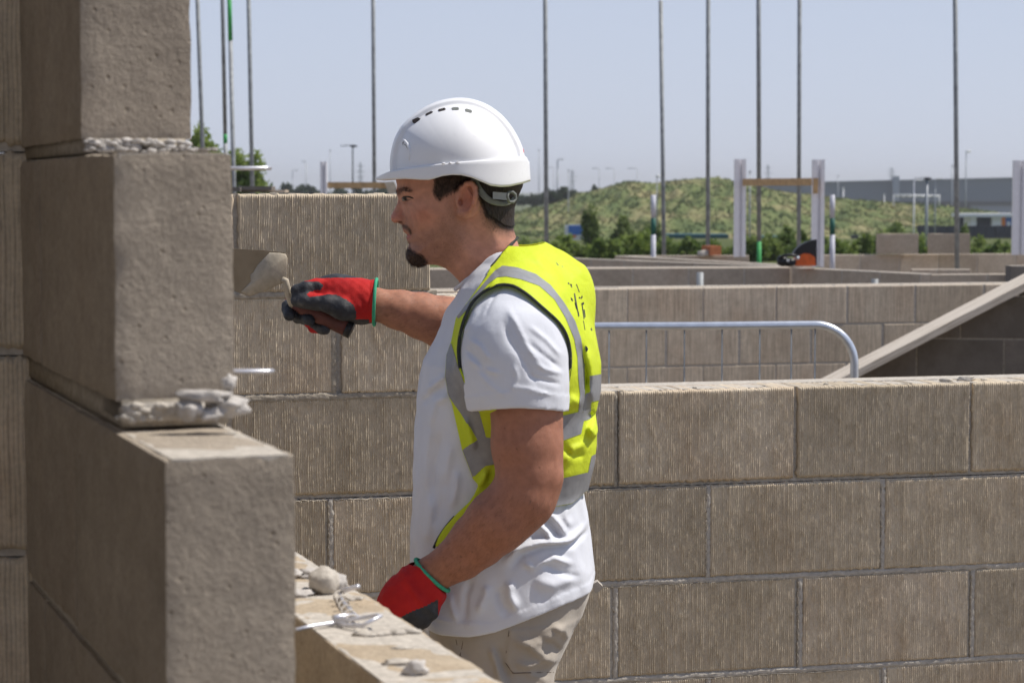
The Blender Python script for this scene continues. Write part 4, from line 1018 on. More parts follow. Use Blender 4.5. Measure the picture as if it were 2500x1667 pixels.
M['vest'] = cloth('hi_vis_yellow', (.62, .80, .02, 1), (.70, .88, .03, 1), .6, 900, .1)
m = N('hi_vis_weave'); f = m.noise(m.vec(rnd=False), 14, 4); col = m.ramp(f, [(.3, (.70, .82, .035, 1)), (.7, (.77, .88, .05, 1))]); f3 = m.noise(m.vec(rnd=False), 45, 4)
fw = m.noise(m.vec(rnd=False), 900, 2); m.out(col, .55, m.bump(fw, .5, .0008, m.bump(f3, .45, .006)), .25)
tr = m.n('ShaderNodeBsdfTranslucent'); m.l(col, tr.inputs[0]); mx = m.n('ShaderNodeMixShader'); mx.inputs[0].default_value = .22
m.l(m.b.outputs[0], mx.inputs[1]); m.l(tr.outputs[0], mx.inputs[2]); m.l(mx.outputs[0], m.t.nodes['Material Output'].inputs[0]); M['vest'] = m.m
m = N('reflective_tape'); f = m.noise(m.vec(rnd=False), 60, 4); M['tape'] = m.out(m.ramp(f, [(.3, (.24, .245, .26, 1)), (.7, (.31, .315, .33, 1))]), .5, m.bump(f, .3, .002), .5, .15)
M['piping'] = simple('dark_binding', (.035, .04, .035), .8, amt=.3, nscale=200)
m = N('knit_red'); f = m.noise(m.vec(rnd=False), 30, 3); fk = m.noise(m.vec((1, 1, 1), rnd=False), 900, 2); col = m.ramp(f, [(.3, (.42, .012, .014, 1)), (.7, (.56, .02, .018, 1))]); M['glove'] = m.out(col, .75, m.bump(fk, .7, .001, m.bump(f, .3, .004)), .25)
m = N('latex_palm'); f = m.noise(m.vec(rnd=False), 40, 4); f2_ = m.noise(m.vec(rnd=False), 300, 3); M['palm'] = m.out(m.ramp(f, [(.3, (.018, .020, .026, 1)), (.62, (.05, .052, .058, 1)), (.8, (.16, .15, .135, 1))]), .6, m.bump(f2_, .6, .0015), .35)
M['cuff'] = simple('green_cuff', (.05, .38, .22), .8, nscale=300, amt=.2)
m = N('helmet_plastic'); f = m.noise(m.vec(rnd=False), 12, 4); f2_ = m.noise(m.vec(rnd=False), 60, 5, .7)
col = m.mix(m.ramp(f2_, [(.62, (0, 0, 0, 1)), (.72, (.35, .35, .35, 1))]), m.ramp(f, [(.3, (.84, .845, .86, 1)), (.7, (.88, .885, .90, 1))]), (.60, .60, .60, 1)); M['helmet'] = m.out(col, .38, m.bump(f, .1, .002), .4)
M['strap'] = simple('grey_headband', (.17, .18, .165), .6, nscale=80); M['buckle'] = simple('clear_grey_buckle', (.27, .28, .27), .35, .5, nscale=60)
M['eye'] = simple('eye_white', (.22, .17, .15), .2, .5, amt=.05); M['dark_eye'] = simple('dark_iris', (.02, .012, .01), .15, .6)
M['wood'] = simple('trowel_handle', (.14, .05, .04), .55, .3, nscale=30, amt=.3)
m = N('trowel_blade_steel'); f = m.noise(m.vec(rnd=False), 30, 4); M['blade'] = m.out(m.ramp(f, [(.3, (.27, .21, .135, 1)), (.7, (.36, .285, .19, 1))]), .65, m.bump(f, .2, .002), .4, .1)
M['wet_mortar'] = simple('wet_mortar', (.46, .40, .31), .6, .3, nscale=60, amt=.2, bump=.4)
M['boot'] = simple('boot_leather', (.10, .06, .03), .7)

SK = (.57, .29, .205)
# ---- head: inflated profile + nose, lips, ear
head_out = rr1([(215, 700), (210, 745), (216, 790), (214, 832), (216, 858), (232, 893), (250, 930), (262, 990), (268, 1050), (272, 1095), (280, 1140), (296, 1172), (300, 1205), (312, 1235), (300, 1275), (292, 1320), (300, 1362), (330, 1392), (380, 1404), (440, 1398), (520, 1400), (590, 1428), (650, 1478), (695, 1530), (720, 1600), (760, 1720), (1010, 1640), (1140, 1400), (1150, 1260), (1128, 1190), (1104, 1110), (1100, 1040), (1105, 960), (1130, 880), (1165, 800), (1185, 700), (1170, 560), (1080, 400), (900, 280), (700, 240), (500, 280), (330, 400), (250, 540)])
nose_out = rr1([(225, 845), (233, 895), (212, 945), (188, 993), (173, 1022), (170, 1040), (176, 1060), (192, 1080), (215, 1080), (240, 1084), (252, 1092), (300, 1095), (330, 1060), (320, 1000), (300, 940), (290, 880), (260, 840)])
lip_out = rr1([(250, 1085), (262, 1108), (262, 1128), (268, 1152), (284, 1160), (312, 1166), (298, 1180), (292, 1192), (296, 1212), (310, 1240), (350, 1240), (360, 1170), (340, 1090)])
HX = XZ(head_out); NX = XZ(nose_out); LX = XZ(lip_out)
HWt = [(340, .072), (400, .078), (440, .077), (480, .076), (520, .074), (560, .068), (600, .062), (640, .060), (680, .060), (720, .064)]
# surface detail as a lateral height map (metres), px centre, px radii
def gau(x, z, px, py, sx_, sy_, rot=0):
    c_ = pw(px, py); k = YP / F; dx = x - c_[0]; dz = z - c_[2]
    if rot: dx, dz = dx * math.cos(rot) + dz * math.sin(rot), -dx * math.sin(rot) + dz * math.cos(rot)
    return np.exp(-(dx / (sx_ * k)) ** 2 - (dz / (sy_ * k)) ** 2)
def headF(x, y, z):
    x2 = x; z2 = z
    d = -poly_sd(x2, z2, HX)
    W = np.interp(z2, *zip(*sorted((PZ(a), b) for a, b in HWt)))
    D = .062
    u = np.clip(d / D, 0, 1)
    face = gau(x, z, 985, 560, 60, 110)
    wv = W * np.sqrt(np.clip(1 - (1 - u) ** 2, 0, 1)) 
    # narrowing of the front of the face
    bumps = (-.0085 * gau(x, z, *r1(292, 900), 13, 9) + .0035 * gau(x, z, *r1(300, 850), 22, 7, R(10)) + .0060 * gau(x, z, *r1(400, 985), 34, 22) - .004 * gau(x, z, *r1(470, 1120), 30, 34)
             + .003 * gau(x, z, *r1(560, 1230), 55, 30, R(-25)) - .0035 * gau(x, z, *r1(345, 1120), 5, 26, R(12)) + .002 * gau(x, z, *r1(395, 1090), 12, 26, R(10)) - .004 * gau(x, z, *r1(700, 1350), 90, 26, R(-30))
             + .004 * gau(x, z, *r1(960, 1130), 26, 80, R(18)) - .003 * gau(x, z, *r1(850, 1230), 26, 70, R(20)) + .0022 * gau(x, z, *r1(750, 1300), 18, 90, R(32)) - .002 * gau(x, z, *r1(450, 850), 30, 30)
             - .0045 * gau(x, z, *r1(300, 1035), 4, 20, R(-8)) + .0022 * gau(x, z, *r1(330, 885), 17, 4) - .0012 * gau(x, z, *r1(320, 925), 20, 5, R(-15)))
    wv = np.maximum(wv + bumps * np.clip(u * 2, 0, 1), .0)
    ya = np.abs(y - YP)
    f = np.where(d > 0, (ya ** 2 - wv ** 2) / (2 * .05 + 0 * d), 0) + np.where(d <= 0, np.sqrt(ya ** 2 + d ** 2), 0)
    f = np.where(d > 0, np.where(ya < 1, (ya ** 2 - wv ** 2) / np.maximum(ya + wv, .03), 0), f)
    dn = -poly_sd(x, z, NX)
    # nose: narrow, flaring at the wings
    zn0, zn1 = PZ(r1(0, 870)[1]), PZ(r1(0, 1060)[1]); tz = np.clip((zn0 - z) / (zn0 - zn1), 0, 1)
    Wn = .0085 + .0085 * tz ** 1.5; un = np.clip(dn / .014, 0, 1); wn = Wn * np.sqrt(np.clip(1 - (1 - un) ** 2, 0, 1)) 
    fn = np.where(dn > 0, (ya ** 2 - wn ** 2) / np.maximum(ya + wn, .008), np.sqrt(ya ** 2 + dn ** 2))
    wing = ell(x, ya, z, (pw(*r1(262, 1050))[0], .0135, pw(*r1(262, 1050))[2]), (.0105, .0055, .0085))
    fn = smin(fn, wing, .005)
    dl = -poly_sd(x, z, LX); ul = np.clip(dl / .010, 0, 1); wl = .022 * np.sqrt(np.clip(1 - (1 - ul) ** 2, 0, 1))
    fl = np.where(dl > 0, (ya ** 2 - wl ** 2) / np.maximum(ya + wl, .01), np.sqrt(ya ** 2 + dl ** 2))
    f = smin(f, fn, .007); f = smin(f, fl, .004)
    # mouth slit and nostril
    a = pw(*r1(268, 1163)); b = pw(*r1(345, 1178))
    f = smax(f, -seg(x, ya, z, (a[0], .0, a[2]), (b[0], .022, b[2]), .0022, .0012), .002)
    nc_ = pw(*r1(243, 1075)); f = smax(f, -ell(x, ya, z, (nc_[0], .0100, nc_[2] - .0004), (.0062, .0060, .0030)), .0015)
    # eyelids
    e0 = pw(*r1(296, 889)); f = smin(f, ell(x, ya, z, (e0[0] + .004, .031, e0[2]), (.0125, .012, .0108)), .004)
    for (p0, p1, p2, r_) in (((262, 898), (298, 872), (350, 886), .0016), ((268, 903), (300, 908), (340, 895), .0013)):
        q0, q1, q2 = pw(*r1(*p0)), pw(*r1(*p1)), pw(*r1(*p2))
        f = smin(f, seg(x, ya, z, (q0[0], .030, q0[2]), (q1[0], .0405, q1[2]), r_, r_), .003); f = smin(f, seg(x, ya, z, (q1[0], .0405, q1[2]), (q2[0], .0455, q2[2]), r_, r_), .003)
    qa, qb = pw(*r1(268, 896)), pw(*r1(332, 888)); f = smax(f, -seg(x, ya, z, (qa[0], .036, qa[2]), (qb[0], .046, qb[2]), .0030, .0016), .0012)
    # ear
    ec = pw(*r1(765, 900)); yo = .080
    pl = lambda q, yy: (pw(*r1(*q))[0], yy, pw(*r1(*q))[2])
    ear = chain(x, ya, z, [(pl((712, 865), .078), .0035), (pl((728, 815), .085), .0038), (pl((760, 780), .090), .0042), (pl((800, 780), .095), .0044), (pl((826, 815), .099), .0044), (pl((830, 870), .100), .0042), (pl((812, 930), .097), .0040), (pl((780, 975), .091), .0042), (pl((745, 1000), .083), .0055), (pl((718, 1000), .079), .0050)], .003)
    ear = smin(ear, ell(x, ya, z, (ec[0], .080, ec[2]), (.020, .0065, .030)), .006)
    ear = smin(ear, chain(x, ya, z, [(pl((770, 830), .087), .0028), (pl((790, 880), .090), .0030), (pl((775, 935), .088), .003), (pl((745, 960), .084), .0028)], .003), .002)
    ear = smax(ear, -ell(x, ya, z, pl((738, 905), .094), (.0115, .0135, .0180)), .003)
    ear = smin(ear, ell(x, ya, z, pl((696, 915), .0815), (.0040, .0045, .007)), .003); ear = smax(ear, -ell(x, ya, z, pl((714, 918), .088), (.0038, .0130, .0062)), .0015)
    f = smin(f, ear, .005); return smax(f, -ell(x, ya, z, pl((714, 918), .088), (.0034, .0150, .0058)), .001)
lo_ = np.array([ptx(940), YP - .110, PZ(755)]); hi_ = np.array([ptx(1290), YP + .110, PZ(265)])
Vh, Qh = snets(headF, lo_, hi_, .0016); Vh = relax(Vh, Qh, 2, .4)
pxh, pyh = proj(np.stack([Vh[:, 0], np.full(len(Vh), YP), Vh[:, 2]], -1))
def pm(poly, soft=6., px=None, py=None):
    d = poly_sd(pxh if px is None else px, pyh if py is None else py, poly); return np.clip(.5 - d / soft, 0, 1)
def gm_(c_, sx_, sy_): return np.exp(-((pxh - c_[0]) / sx_) ** 2 - ((pyh - c_[1]) / sy_) ** 2)
Ch = np.tile(np.array(SK), (len(Vh), 1))
Ch = blend(Ch, .5 * gm_(r1(420, 1020), 34, 22), (.50, .185, .125)); Ch = blend(Ch, .55 * gm_(r1(205, 1035), 18, 14), (.50, .17, .125)); Ch = blend(Ch, .6 * gm_(r1(775, 890), 22, 38), (.52, .185, .13))
Ch = blend(Ch, .5 * pm(rr1([(300, 1010), (230, 1100), (300, 1250), (300, 1400), (620, 1420), (760, 1180), (700, 1000), (640, 900), (600, 1010), (520, 1120), (400, 1160)]), 30), (.24, .125, .085))   # stubble
Ch = blend(Ch, .85 * pm(rr1([(266, 1150), (284, 1158), (330, 1170), (322, 1195), (292, 1212), (288, 1190), (300, 1168)]), 4), (.40, .125, .105))
Ch = blend(Ch, .6 * pm(rr1([(254, 1092), (300, 1094), (328, 1120), (335, 1160), (325, 1158), (305, 1128), (270, 1118)]), 5), (.03, .018, .013))
Ch = blend(Ch, .55 * pm(rr1([(300, 1225), (318, 1222), (330, 1275), (300, 1275)]), 6), (.04, .025, .018))
Ch = blend(Ch, .6 * gm_(r1(285, 925), 14, 6), (.28, .12, .09)); Ch = blend(Ch, .8 * pm(rr1([(230, 1066), (262, 1066), (262, 1082), (232, 1082)]), 3), (.05, .02, .015))  # nostril opening painted dark as shade; darker tone under the eye
hairp = rr1([(480, 690), (520, 760), (505, 830), (525, 885), (555, 900), (590, 880), (640, 850), (690, 828), (712, 800), (740, 770), (800, 752), (842, 800), (850, 880), (880, 960), (900, 1020), (960, 1060), (1020, 1105), (1085, 1125), (1250, 1050), (1250, 600), (480, 600)])
fadep = rr1([(850, 880), (870, 980), (900, 1080), (960, 1130), (1050, 1170), (1250, 1180), (1250, 800)])
Ch = blend(Ch, .75 * pm(fadep, 24), (.14, .08, .055)); hm = pm(hairp, 9); Ch = blend(Ch, .93 * hm, (.035, .022, .016))
nearside = (Vh[:, 1] < YP)
# ---- arms, hands are gloved; legs and trunk are under clothes but belong to the same body
NA = CH([(1252, 815, 3.42, .056), (1285, 1000, 3.385, .0530), (1287, 1085, 3.378, .0525), (1293, 1160, 3.375, .0495), (1278, 1213, 3.372, .0490), (1215, 1273, 3.375, .0478), (1165, 1320, 3.385, .0415), (1126, 1357, 3.39, .0352), (1054, 1403, 3.40, .0282), (1010, 1432, 3.405, .026)])
FA = CH([(1235, 790, 3.78, .055), (1150, 800, 3.79, .048), (1085, 788, 3.78, .0435), (1030, 771, 3.77, .0385), (975, 757, 3.76, .0325), (914, 742, 3.75, .0262), (880, 738, 3.75, .0245)])
def armF(x, y, z):
    a = chain(x, y, z, NA, .007); a = smin(a, ell(x, y, z, pw(1324, 1203, 3.378), (.018, .022, .020)), .014)
    a = smin(a, ell(x, y, z, pw(1325, 1060, 3.38), (.026, .032, .070)), .012); a = smin(a, ell(x, y, z, pw(1243, 1070, 3.375), (.022, .030, .055)), .012); a = smin(a, ell(x, y, z, pw(1232, 1268, 3.360), (.040, .030, .034)), .015)
    b = chain(x, y, z, FA, .007); return np.minimum(a, b) - .0006 * nz3(x, y, z, 130, 1) - .0012 * nz3(x, y, z, 48, 4)
Va, Qa = snets(armF, (ptx(870), 3.30, PZ(1480)), (ptx(1400), 3.86, PZ(690)), .0028); Va = relax(Va, Qa, 2)
Ca = np.tile(np.array((.375, .175, .115)), (len(Va), 1))
tone = np.clip((Va[:, 2] - PZ(1000)) / .05, 0, 1) * (Va[:, 1] < 3.6); Ca = blend(Ca, .5 * tone, (.46, .245, .175)); Ca = blend(Ca, .5 * (Va[:, 1] > 3.6).astype(float), (.45, .22, .145))
spots = rng.random(len(Va)) < .0012; Ca[spots] *= .55
LEG = lambda Y, dx: [(np.array((ptx(1225) + dx, Y, .84)), .062), (np.array((ptx(1205) + dx, Y, .50)), .050), (np.array((ptx(1240) + dx, Y, .12)), .042)]
def trunkF(x, y, z):
    f = seg(x, y, z, (ptx(1230), YP, .95), (ptx(1240), YP, 1.28), .10, .11); f = smin(f, seg(x, y, z, (ptx(1240), YP, 1.28), (ptx(1200), YP, 1.50), .09, .05), .04)
    f = smin(f, seg(x, y, z, (ptx(1245), YP - .15, 1.38), (ptx(1240), YP + .15, 1.38), .05, .05), .05)
    for Y in (YP - .085, YP + .085): f = smin(f, chain(x, y, z, LEG(Y, 0 if Y < YP else -.05), .02), .03)
    return f
Vt, Qt = snets(trunkF, (ptx(1100), 3.3, .05), (ptx(1400), 3.9, 1.6), .010)
Vall = np.vstack([Vh, Va, Vt]); Qall = np.vstack([Qh, Qa + len(Vh), Qt + len(Vh) + len(Va)]); Call = np.vstack([Ch, Ca, np.tile(np.array(SK), (len(Vt), 1))])
me = mesh(Vall, Qall, M['skin'], True, 'person'); vcol(me, Call)
person = bpy.data.objects.new('person', me); COL.objects.link(person)
tag(person, 'bricklayer in a white helmet, yellow vest and red gloves spreading mortar with a trowel', 'person')

# ---- hair pieces
def wsurf(px, py, off=0.):
    """point on the near side of the head at image position px, py (head plane)"""
    p = pw(px, py); ys_ = np.linspace(YP - .11, YP, 180); f = headF(np.full((1, 1, 1), p[0]), ys_[None, :, None], np.full((1, 1, 1), p[2]))[0, :, 0]
    k_ = np.argmax(f < 0) if (f < 0).any() else len(ys_) - 1
    # follow the camera ray closer
    y_ = ys_[k_] - off; q = at(px, py, y_); return np.array([p[0], y_, p[2]])
def strands(name, poly, n, L, wd, dirpx, seed, mat='hair', both=True, jitter=.5, lift=.3, soft=0.):
    g = np.random.default_rng(seed); poly = np.array(poly); lo2, hi2 = poly.min(0), poly.max(0)
    # candidate surface vertices of the head mesh inside the polygon
    ok = np.where(poly_sd(pxh, pyh, poly) < soft)[0]
    me_n = NORM[ok]; pick = g.integers(0, len(ok), n); base = Vh[ok[pick]] + g.normal(0, .0008, (n, 3)); nn = me_n[pick]
    d = np.array([dirpx[0], 0, -dirpx[1]], float); d /= np.linalg.norm(d); d = d + g.normal(0, jitter, (n, 3)); d -= nn * (d * nn).sum(1, keepdims=True); d /= np.linalg.norm(d, axis=1, keepdims=True)
    d = d + nn * lift; Lr = L * g.uniform(.5, 1.2, (n, 1)); side = np.cross(d, nn); side /= np.linalg.norm(side, axis=1, keepdims=True)
    V = np.stack([base - side * wd, base + side * wd, base + d * Lr + nn * L * .1], 1).reshape(-1, 3)
    return V, np.arange(3 * n).reshape(n, 3)
me0 = mesh(Vh, Qh); NORM = np.empty(len(Vh) * 3, np.float32); me0.vertices.foreach_get('normal', NORM); NORM = NORM.reshape(-1, 3).astype(float)
okd = np.where(hm > .5)[0]
# scalp hair: a thin close cropped layer plus stubble strands
keep = ((hm > .97) & (poly_sd(pxh, pyh, np.array(rr1([(400, 600), (720, 690), (700, 850), (560, 940), (400, 900)]))) > 0))[Qh].all(1); Vs_, Qs_, u_ = sub(Vh + NORM * .0028, Qh, keep)
V1, Q1 = strands('h', hairp, 17000, .0065, .00024, (.5, 1), 4, jitter=.35, lift=.3, soft=1.5); V2, Q2 = strands('h', fadep, 3500, .003, .00018, (.2, 1), 6, jitter=.4, lift=.3, soft=5)
hair_me = bpy.data.meshes.new('hair'); 
hair = link('hair', mesh(Vs_, Qs_, M['hair'], True), person)
b = MB()
def join_tris(name, lst, mat, parent):
    Vq = []; Tq = []; k_ = 0
    for V, T in lst: Vq.append(V); Tq.append(T + k_); k_ += len(V)
    return link(name, mesh(np.vstack(Vq), np.vstack(Tq), M[mat]), parent)
o = join_tris('hair_strands', [(V1, Q1), (V2, Q2)], 'hair', person); o['kind'] = 'stuff'; o.parent = hair
browp = rr1([(213, 848), (222, 830), (262, 812), (310, 818), (350, 835), (330, 845), (270, 838), (228, 864)])
V1, Q1 = strands('b', browp, 900, .008, .00022, (1, -.12), 8, jitter=.25, lift=.15)
join_tris('eyebrow', [(V1, Q1)], 'hair', person)
goat = rr1([(298, 1278), (320, 1268), (352, 1290), (400, 1310), (440, 1345), (452, 1375), (432, 1398), (380, 1410), (330, 1398), (300, 1362), (291, 1322)])
gp_ = XZ(goat)
def goF(x, y, z):
    d = -poly_sd(x, z, gp_); ya = np.abs(y - YP); wv = .036 * np.sqrt(np.clip(1 - (1 - np.clip(d / .022, 0, 1)) ** 2, 0, 1)); n_ = .0012 * np.sin(x * 900 + z * 300) * np.sin(z * 700)
    return np.where(d > 0, (ya ** 2 - wv ** 2) / np.maximum(ya + wv, .012), np.sqrt(ya ** 2 + d ** 2)) + n_
Vg, Qg = snets(goF, (ptx(980), YP - .045, PZ(660)), (ptx(1055), YP + .045, PZ(585)), .0018)
gd_ = poly_sd(pxh, pyh, np.array(goat)); V_, Q_, u_ = sub(Vh + NORM * (.0022 * np.clip(-gd_ / 8, 0, 1))[:, None] + NORM * .0004, Qh, (gd_[Qh] < -2).all(1))
Qg = np.vstack([Qg, Q_ + len(Vg)]); Vg = np.vstack([Vg, V_])
m = N('beard_hair'); f1 = m.noise(m.vec((1, 1, .3), rnd=False), 420, 3); M['beard'] = m.out(m.ramp(f1, [(.3, (.03, .017, .012, 1)), (.7, (.095, .058, .042, 1))]), .65, m.bump(f1, 1, .003), .2)
goatee = link('goatee', mesh(Vg, Qg, M['beard'], True), person)
meg = goatee.data; ng = np.empty(len(Vg) * 3, np.float32); meg.vertices.foreach_get('normal', ng); ng = ng.reshape(-1, 3).astype(float)
g = np.random.default_rng(3); pk = g.integers(0, len(Vg), 2600); bs = Vg[pk]; nn = ng[pk]; d = np.array([.1, 0, -1.]) + g.normal(0, .35, (2600, 3)) + nn * .9; d /= np.linalg.norm(d, axis=1, keepdims=True); sd_ = np.cross(d, nn + .01); sd_ /= np.linalg.norm(sd_, axis=1, keepdims=True)
Vq = np.stack([bs - sd_ * .0003, bs + sd_ * .0003, bs + d * g.uniform(.003, .006, (2600, 1))], 1).reshape(-1, 3)
V1, Q1 = strands('m', rr1([(254, 1092), (300, 1094), (328, 1120), (338, 1165), (325, 1160), (302, 1126), (268, 1120)]), 420, .0045, .0002, (.4, 1), 12, jitter=.3, lift=.25)
V3, Q3 = strands('s', rr1([(300, 1215), (318, 1215), (335, 1275), (300, 1275)]), 160, .004, .0002, (.2, 1), 14, jitter=.3, lift=.2)
o = join_tris('beard_strands', [(Vq, np.arange(len(Vq)).reshape(-1, 3)), (V3, Q3)], 'beard', person); o.parent = goatee
join_tris('moustache', [(V1, Q1)], 'hair', person)
V4, Q4 = strands('g', goat, 3200, .0048, .00022, (.25, 1), 17, jitter=.35, lift=.3, soft=2.5)
o = join_tris('beard_strands', [(V4, Q4)], 'beard', person); o.parent = goatee
V5, Q5 = strands('st', rr1([(330, 1240), (300, 1390), (620, 1415), (770, 1180), (700, 1000), (640, 900), (600, 1010), (520, 1130), (420, 1190)]), 2600, .0016, .00016, (.3, 1), 19, jitter=.5, lift=.4, soft=8)
o = join_tris('stubble', [(V5, Q5)], 'hair', person); o['kind'] = 'stuff'
# fine dark hairs on both forearms
_ma = mesh(Va, Qa); NA_ = np.empty(len(Va) * 3, np.float32); _ma.vertices.foreach_get('normal', NA_); NA_ = NA_.reshape(-1, 3).astype(float)
g = np.random.default_rng(23); ok_ = np.where((Va[:, 2] < PZ(1150)) | (Va[:, 1] > 3.6))[0]; pk = ok_[g.integers(0, len(ok_), 5200)]; nn = NA_[pk]; far_ = (Va[pk, 1] > 3.6)[:, None]
d = np.where(far_, np.array([-.9, 0, -.3]), np.array([-.55, 0, -.85])) + g.normal(0, .35, (len(pk), 3)); d -= nn * (d * nn).sum(1, keepdims=True); d /= np.linalg.norm(d, axis=1, keepdims=True); sd_ = np.cross(d, nn); d = d + nn * .35
Vq = np.stack([Va[pk] - sd_ * .00012, Va[pk] + sd_ * .00012, Va[pk] + d * g.uniform(.005, .011, (len(pk), 1))], 1).reshape(-1, 3)
M['armhair'] = simple('arm_hair', (.10, .06, .04), .6)
o = link('arm_hair', mesh(Vq, np.arange(len(Vq)).reshape(-1, 3), M['armhair']), person); o['kind'] = 'stuff'
# eye
for sg_ in (-1, 1):
    e0 = pw(*r1(297, 889)); eb = MB(); eb.ico((e0[0] + .0035, YP + sg_ * .0312, e0[2]), .0114, 3); ey = eb.build('eye', M['eye'], person, True)
    eb = MB(); q = pw(*r1(281, 890)); eb.ico((q[0] + .003, YP + sg_ * .0370, q[2]), .0052, 3); o = eb.build('iris', M['dark_eye'], person, True); o.parent = ey
    def fs(p_, off): 
        q_ = wsurf(*r1(*p_), off); return (q_[0], q_[1] if sg_ < 0 else 2 * YP - q_[1], q_[2])
    l_ = MB(); l_.tube([fs(p_, .0004) for p_ in ((262, 893), (278, 882), (298, 878), (322, 880), (346, 888), (356, 893))], [.0007, .0013, .0016, .0015, .0011, .0005], 6); l_.build('eyelash', M['hair'], person)
    l_ = MB(); l_.tube([fs(p_, .0001) for p_ in ((270, 902), (292, 908), (318, 905), (342, 896))], [.0004, .0006, .0006, .0004], 5); o = l_.build('lower_lash', M['hair'], person)

# ---- helmet
HC = np.array(pw(*r1(700, 640)))
outl = rr1([(165, 690), (163, 620), (175, 520), (205, 420), (255, 335), (330, 262), (400, 212), (500, 160), (600, 132), (700, 122), (800, 134), (900, 170), (1000, 236), (1080, 322), (1132, 402), (1168, 475), (1192, 550), (1202, 610), (1206, 640)])
ang_ = []; rad_ = []
for p in outl:
    q = pw(*p); ang_.append(math.degrees(math.atan2(q[2] - HC[2], -(q[0] - HC[0])))); rad_.append(math.hypot(q[0] - HC[0], q[2] - HC[2]))
ang_ = np.array(ang_); rad_ = np.array(rad_); od = np.argsort(ang_); ang_, rad_ = ang_[od], rad_[od]
def dome(th, lam, extra=0.):
    """th: angle in the middle plane (0 front .. 180 back), lam lateral -90..90"""
    Rr = np.interp(th, ang_, rad_); k = np.cos(np.radians(lam)); s_ = np.sin(np.radians(lam))
    W = .118
    pw_ = np.abs(k) ** .9 * np.sign(k); sw = np.sign(s_) * np.abs(s_) ** 1.0
    band = .0032 / (1 + np.exp((np.abs(s_) * W - .040) / .0007)); Rr = Rr + extra
    rr_ = Rr * pw_ + 0 * band - .0065 * (1 - band / .0032) * pw_
    return np.stack([HC[0] - np.cos(np.radians(th)) * rr_, YP + sw * (W + extra) , HC[2] + np.sin(np.radians(th)) * rr_], -1)
ths = np.linspace(-6, 176, 150); lams = np.linspace(-88, 88, 300)
TH, LA = np.meshgrid(ths, lams, indexing='ij')
P = dome(TH, LA)
# vents: recessed slots beside the raised centre band
vents = [(r1(362, 290), 12), (r1(460, 230), 13), (r1(562, 202), 13), (r1(670, 195), 13), (r1(775, 212), 13)]
idx = np.arange(P.shape[0] * P.shape[1]).reshape(P.shape[:2]); Q = np.stack([idx[:-1, :-1], idx[1:, :-1], idx[1:, 1:], idx[:-1, 1:]], -1).reshape(-1, 4)
helmet = link('helmet', mesh(P.reshape(-1, 3), Q, M['helmet'], True), person)
sm_ = helmet.modifiers.new('sol', 'SOLIDIFY'); sm_.thickness = .0025; sm_.offset = -1
# rim band: upper line, lower line, outward offset, from the visor round to the back
rim_up = rr1([(50, 738), (110, 712), (165, 690), (300, 668), (420, 655), (560, 640), (700, 627), (850, 615), (1000, 600), (1110, 588), (1190, 576), (1212, 580), (1226, 610)])
rim_lo = rr1([(50, 750), (100, 757), (165, 752), (300, 746), (420, 754), (480, 755), (520, 745), (580, 726), (650, 717), (720, 719), (800, 737), (870, 767), (940, 797), (1010, 806), (1080, 803), (1180, 781), (1243, 760)])
RU = np.array([(pw(*p)[0], pw(*p)[2]) for p in rim_up]); RL = np.array([(pw(*p)[0], pw(*p)[2]) for p in rim_lo])
xf, xb = pw(*r1(52, 745))[0], pw(*r1(1241, 740))[0]
xs0, xs1 = pw(*r1(168, 690))[0], pw(*r1(1203, 600))[0]
def rim_ring(x_front, x_back, Wd, n=160, pwr=2.15):
    a = np.linspace(0, 2 * np.pi, n, endpoint=False); cx = (x_front + x_back) / 2; hx_ = (x_back - x_front) / 2
    c_, s_ = np.cos(a), np.sin(a)
    return np.stack([cx - hx_ * np.sign(c_) * np.abs(c_) ** (2 / pwr), YP + Wd * np.sign(s_) * np.abs(s_) ** (2 / pwr)], -1)
n_ = 200
in_ = rim_ring(xs0 + .001, xs1 + .0, .1175, n_, 2.0)
# outer: add the visor only at the front
a = np.linspace(0, 2 * np.pi, n_, endpoint=False); fr_ = np.clip(np.cos(a), 0, 1) ** 1.6; bk_ = np.clip(-np.cos(a), 0, 1)
out_top = in_.copy(); out_top[:, 0] += -(xs0 - xf + .001) * fr_ + (xb - xs1) * bk_ * .75; out_top[:, 1] += np.sign(in_[:, 1] - YP) * .0045 * np.abs(np.sin(a))
out_low = in_.copy(); out_low[:, 0] += -(xs0 - xf + .001) * fr_ + (xb - xs1) * bk_ * 1.0; out_low[:, 1] += np.sign(in_[:, 1] - YP) * .0065 * np.abs(np.sin(a))
zi = lambda X, T: np.interp(X, T[:, 0], T[:, 1])
rings = []
def ring(xy, z): rings.append(np.column_stack([xy, z]))
ztop = zi(out_top[:, 0], RU); zlow = zi(out_low[:, 0], RL)
ring(in_ + (np.array([[xs0 + xs1, 2 * YP]]) / 2 - in_) * .02, zi(in_[:, 0], RU) + .0015); ring(in_ * .3 + out_top * .7, ztop + .0012); ring(out_top, ztop - .0006)
for t in (.15, .4, .7, .92): ring(out_top + (out_low - out_top) * t, ztop - .001 + (zlow - ztop + .002) * t)
ring(out_low - (out_low - in_) * .06, zlow); ring(out_low + (in_ - out_low) * .45, zlow + .0012 + .003 * fr_); ring(in_ + (np.array([[xs0 + xs1, 2 * YP]]) / 2 - in_) * .03, zlow + .004 + .006 * fr_)
ring(in_ + (np.array([[xs0 + xs1, 2 * YP]]) / 2 - in_) * .04, zi(in_[:, 0], RU) + .002)
nr = len(rings); V = np.vstack(rings); i_ = np.arange(nr * n_).reshape(nr, n_); Q = np.stack([i_[:-1], np.roll(i_[:-1], -1, 1), np.roll(i_[1:], -1, 1), i_[1:]], -1).reshape(-1, 4)
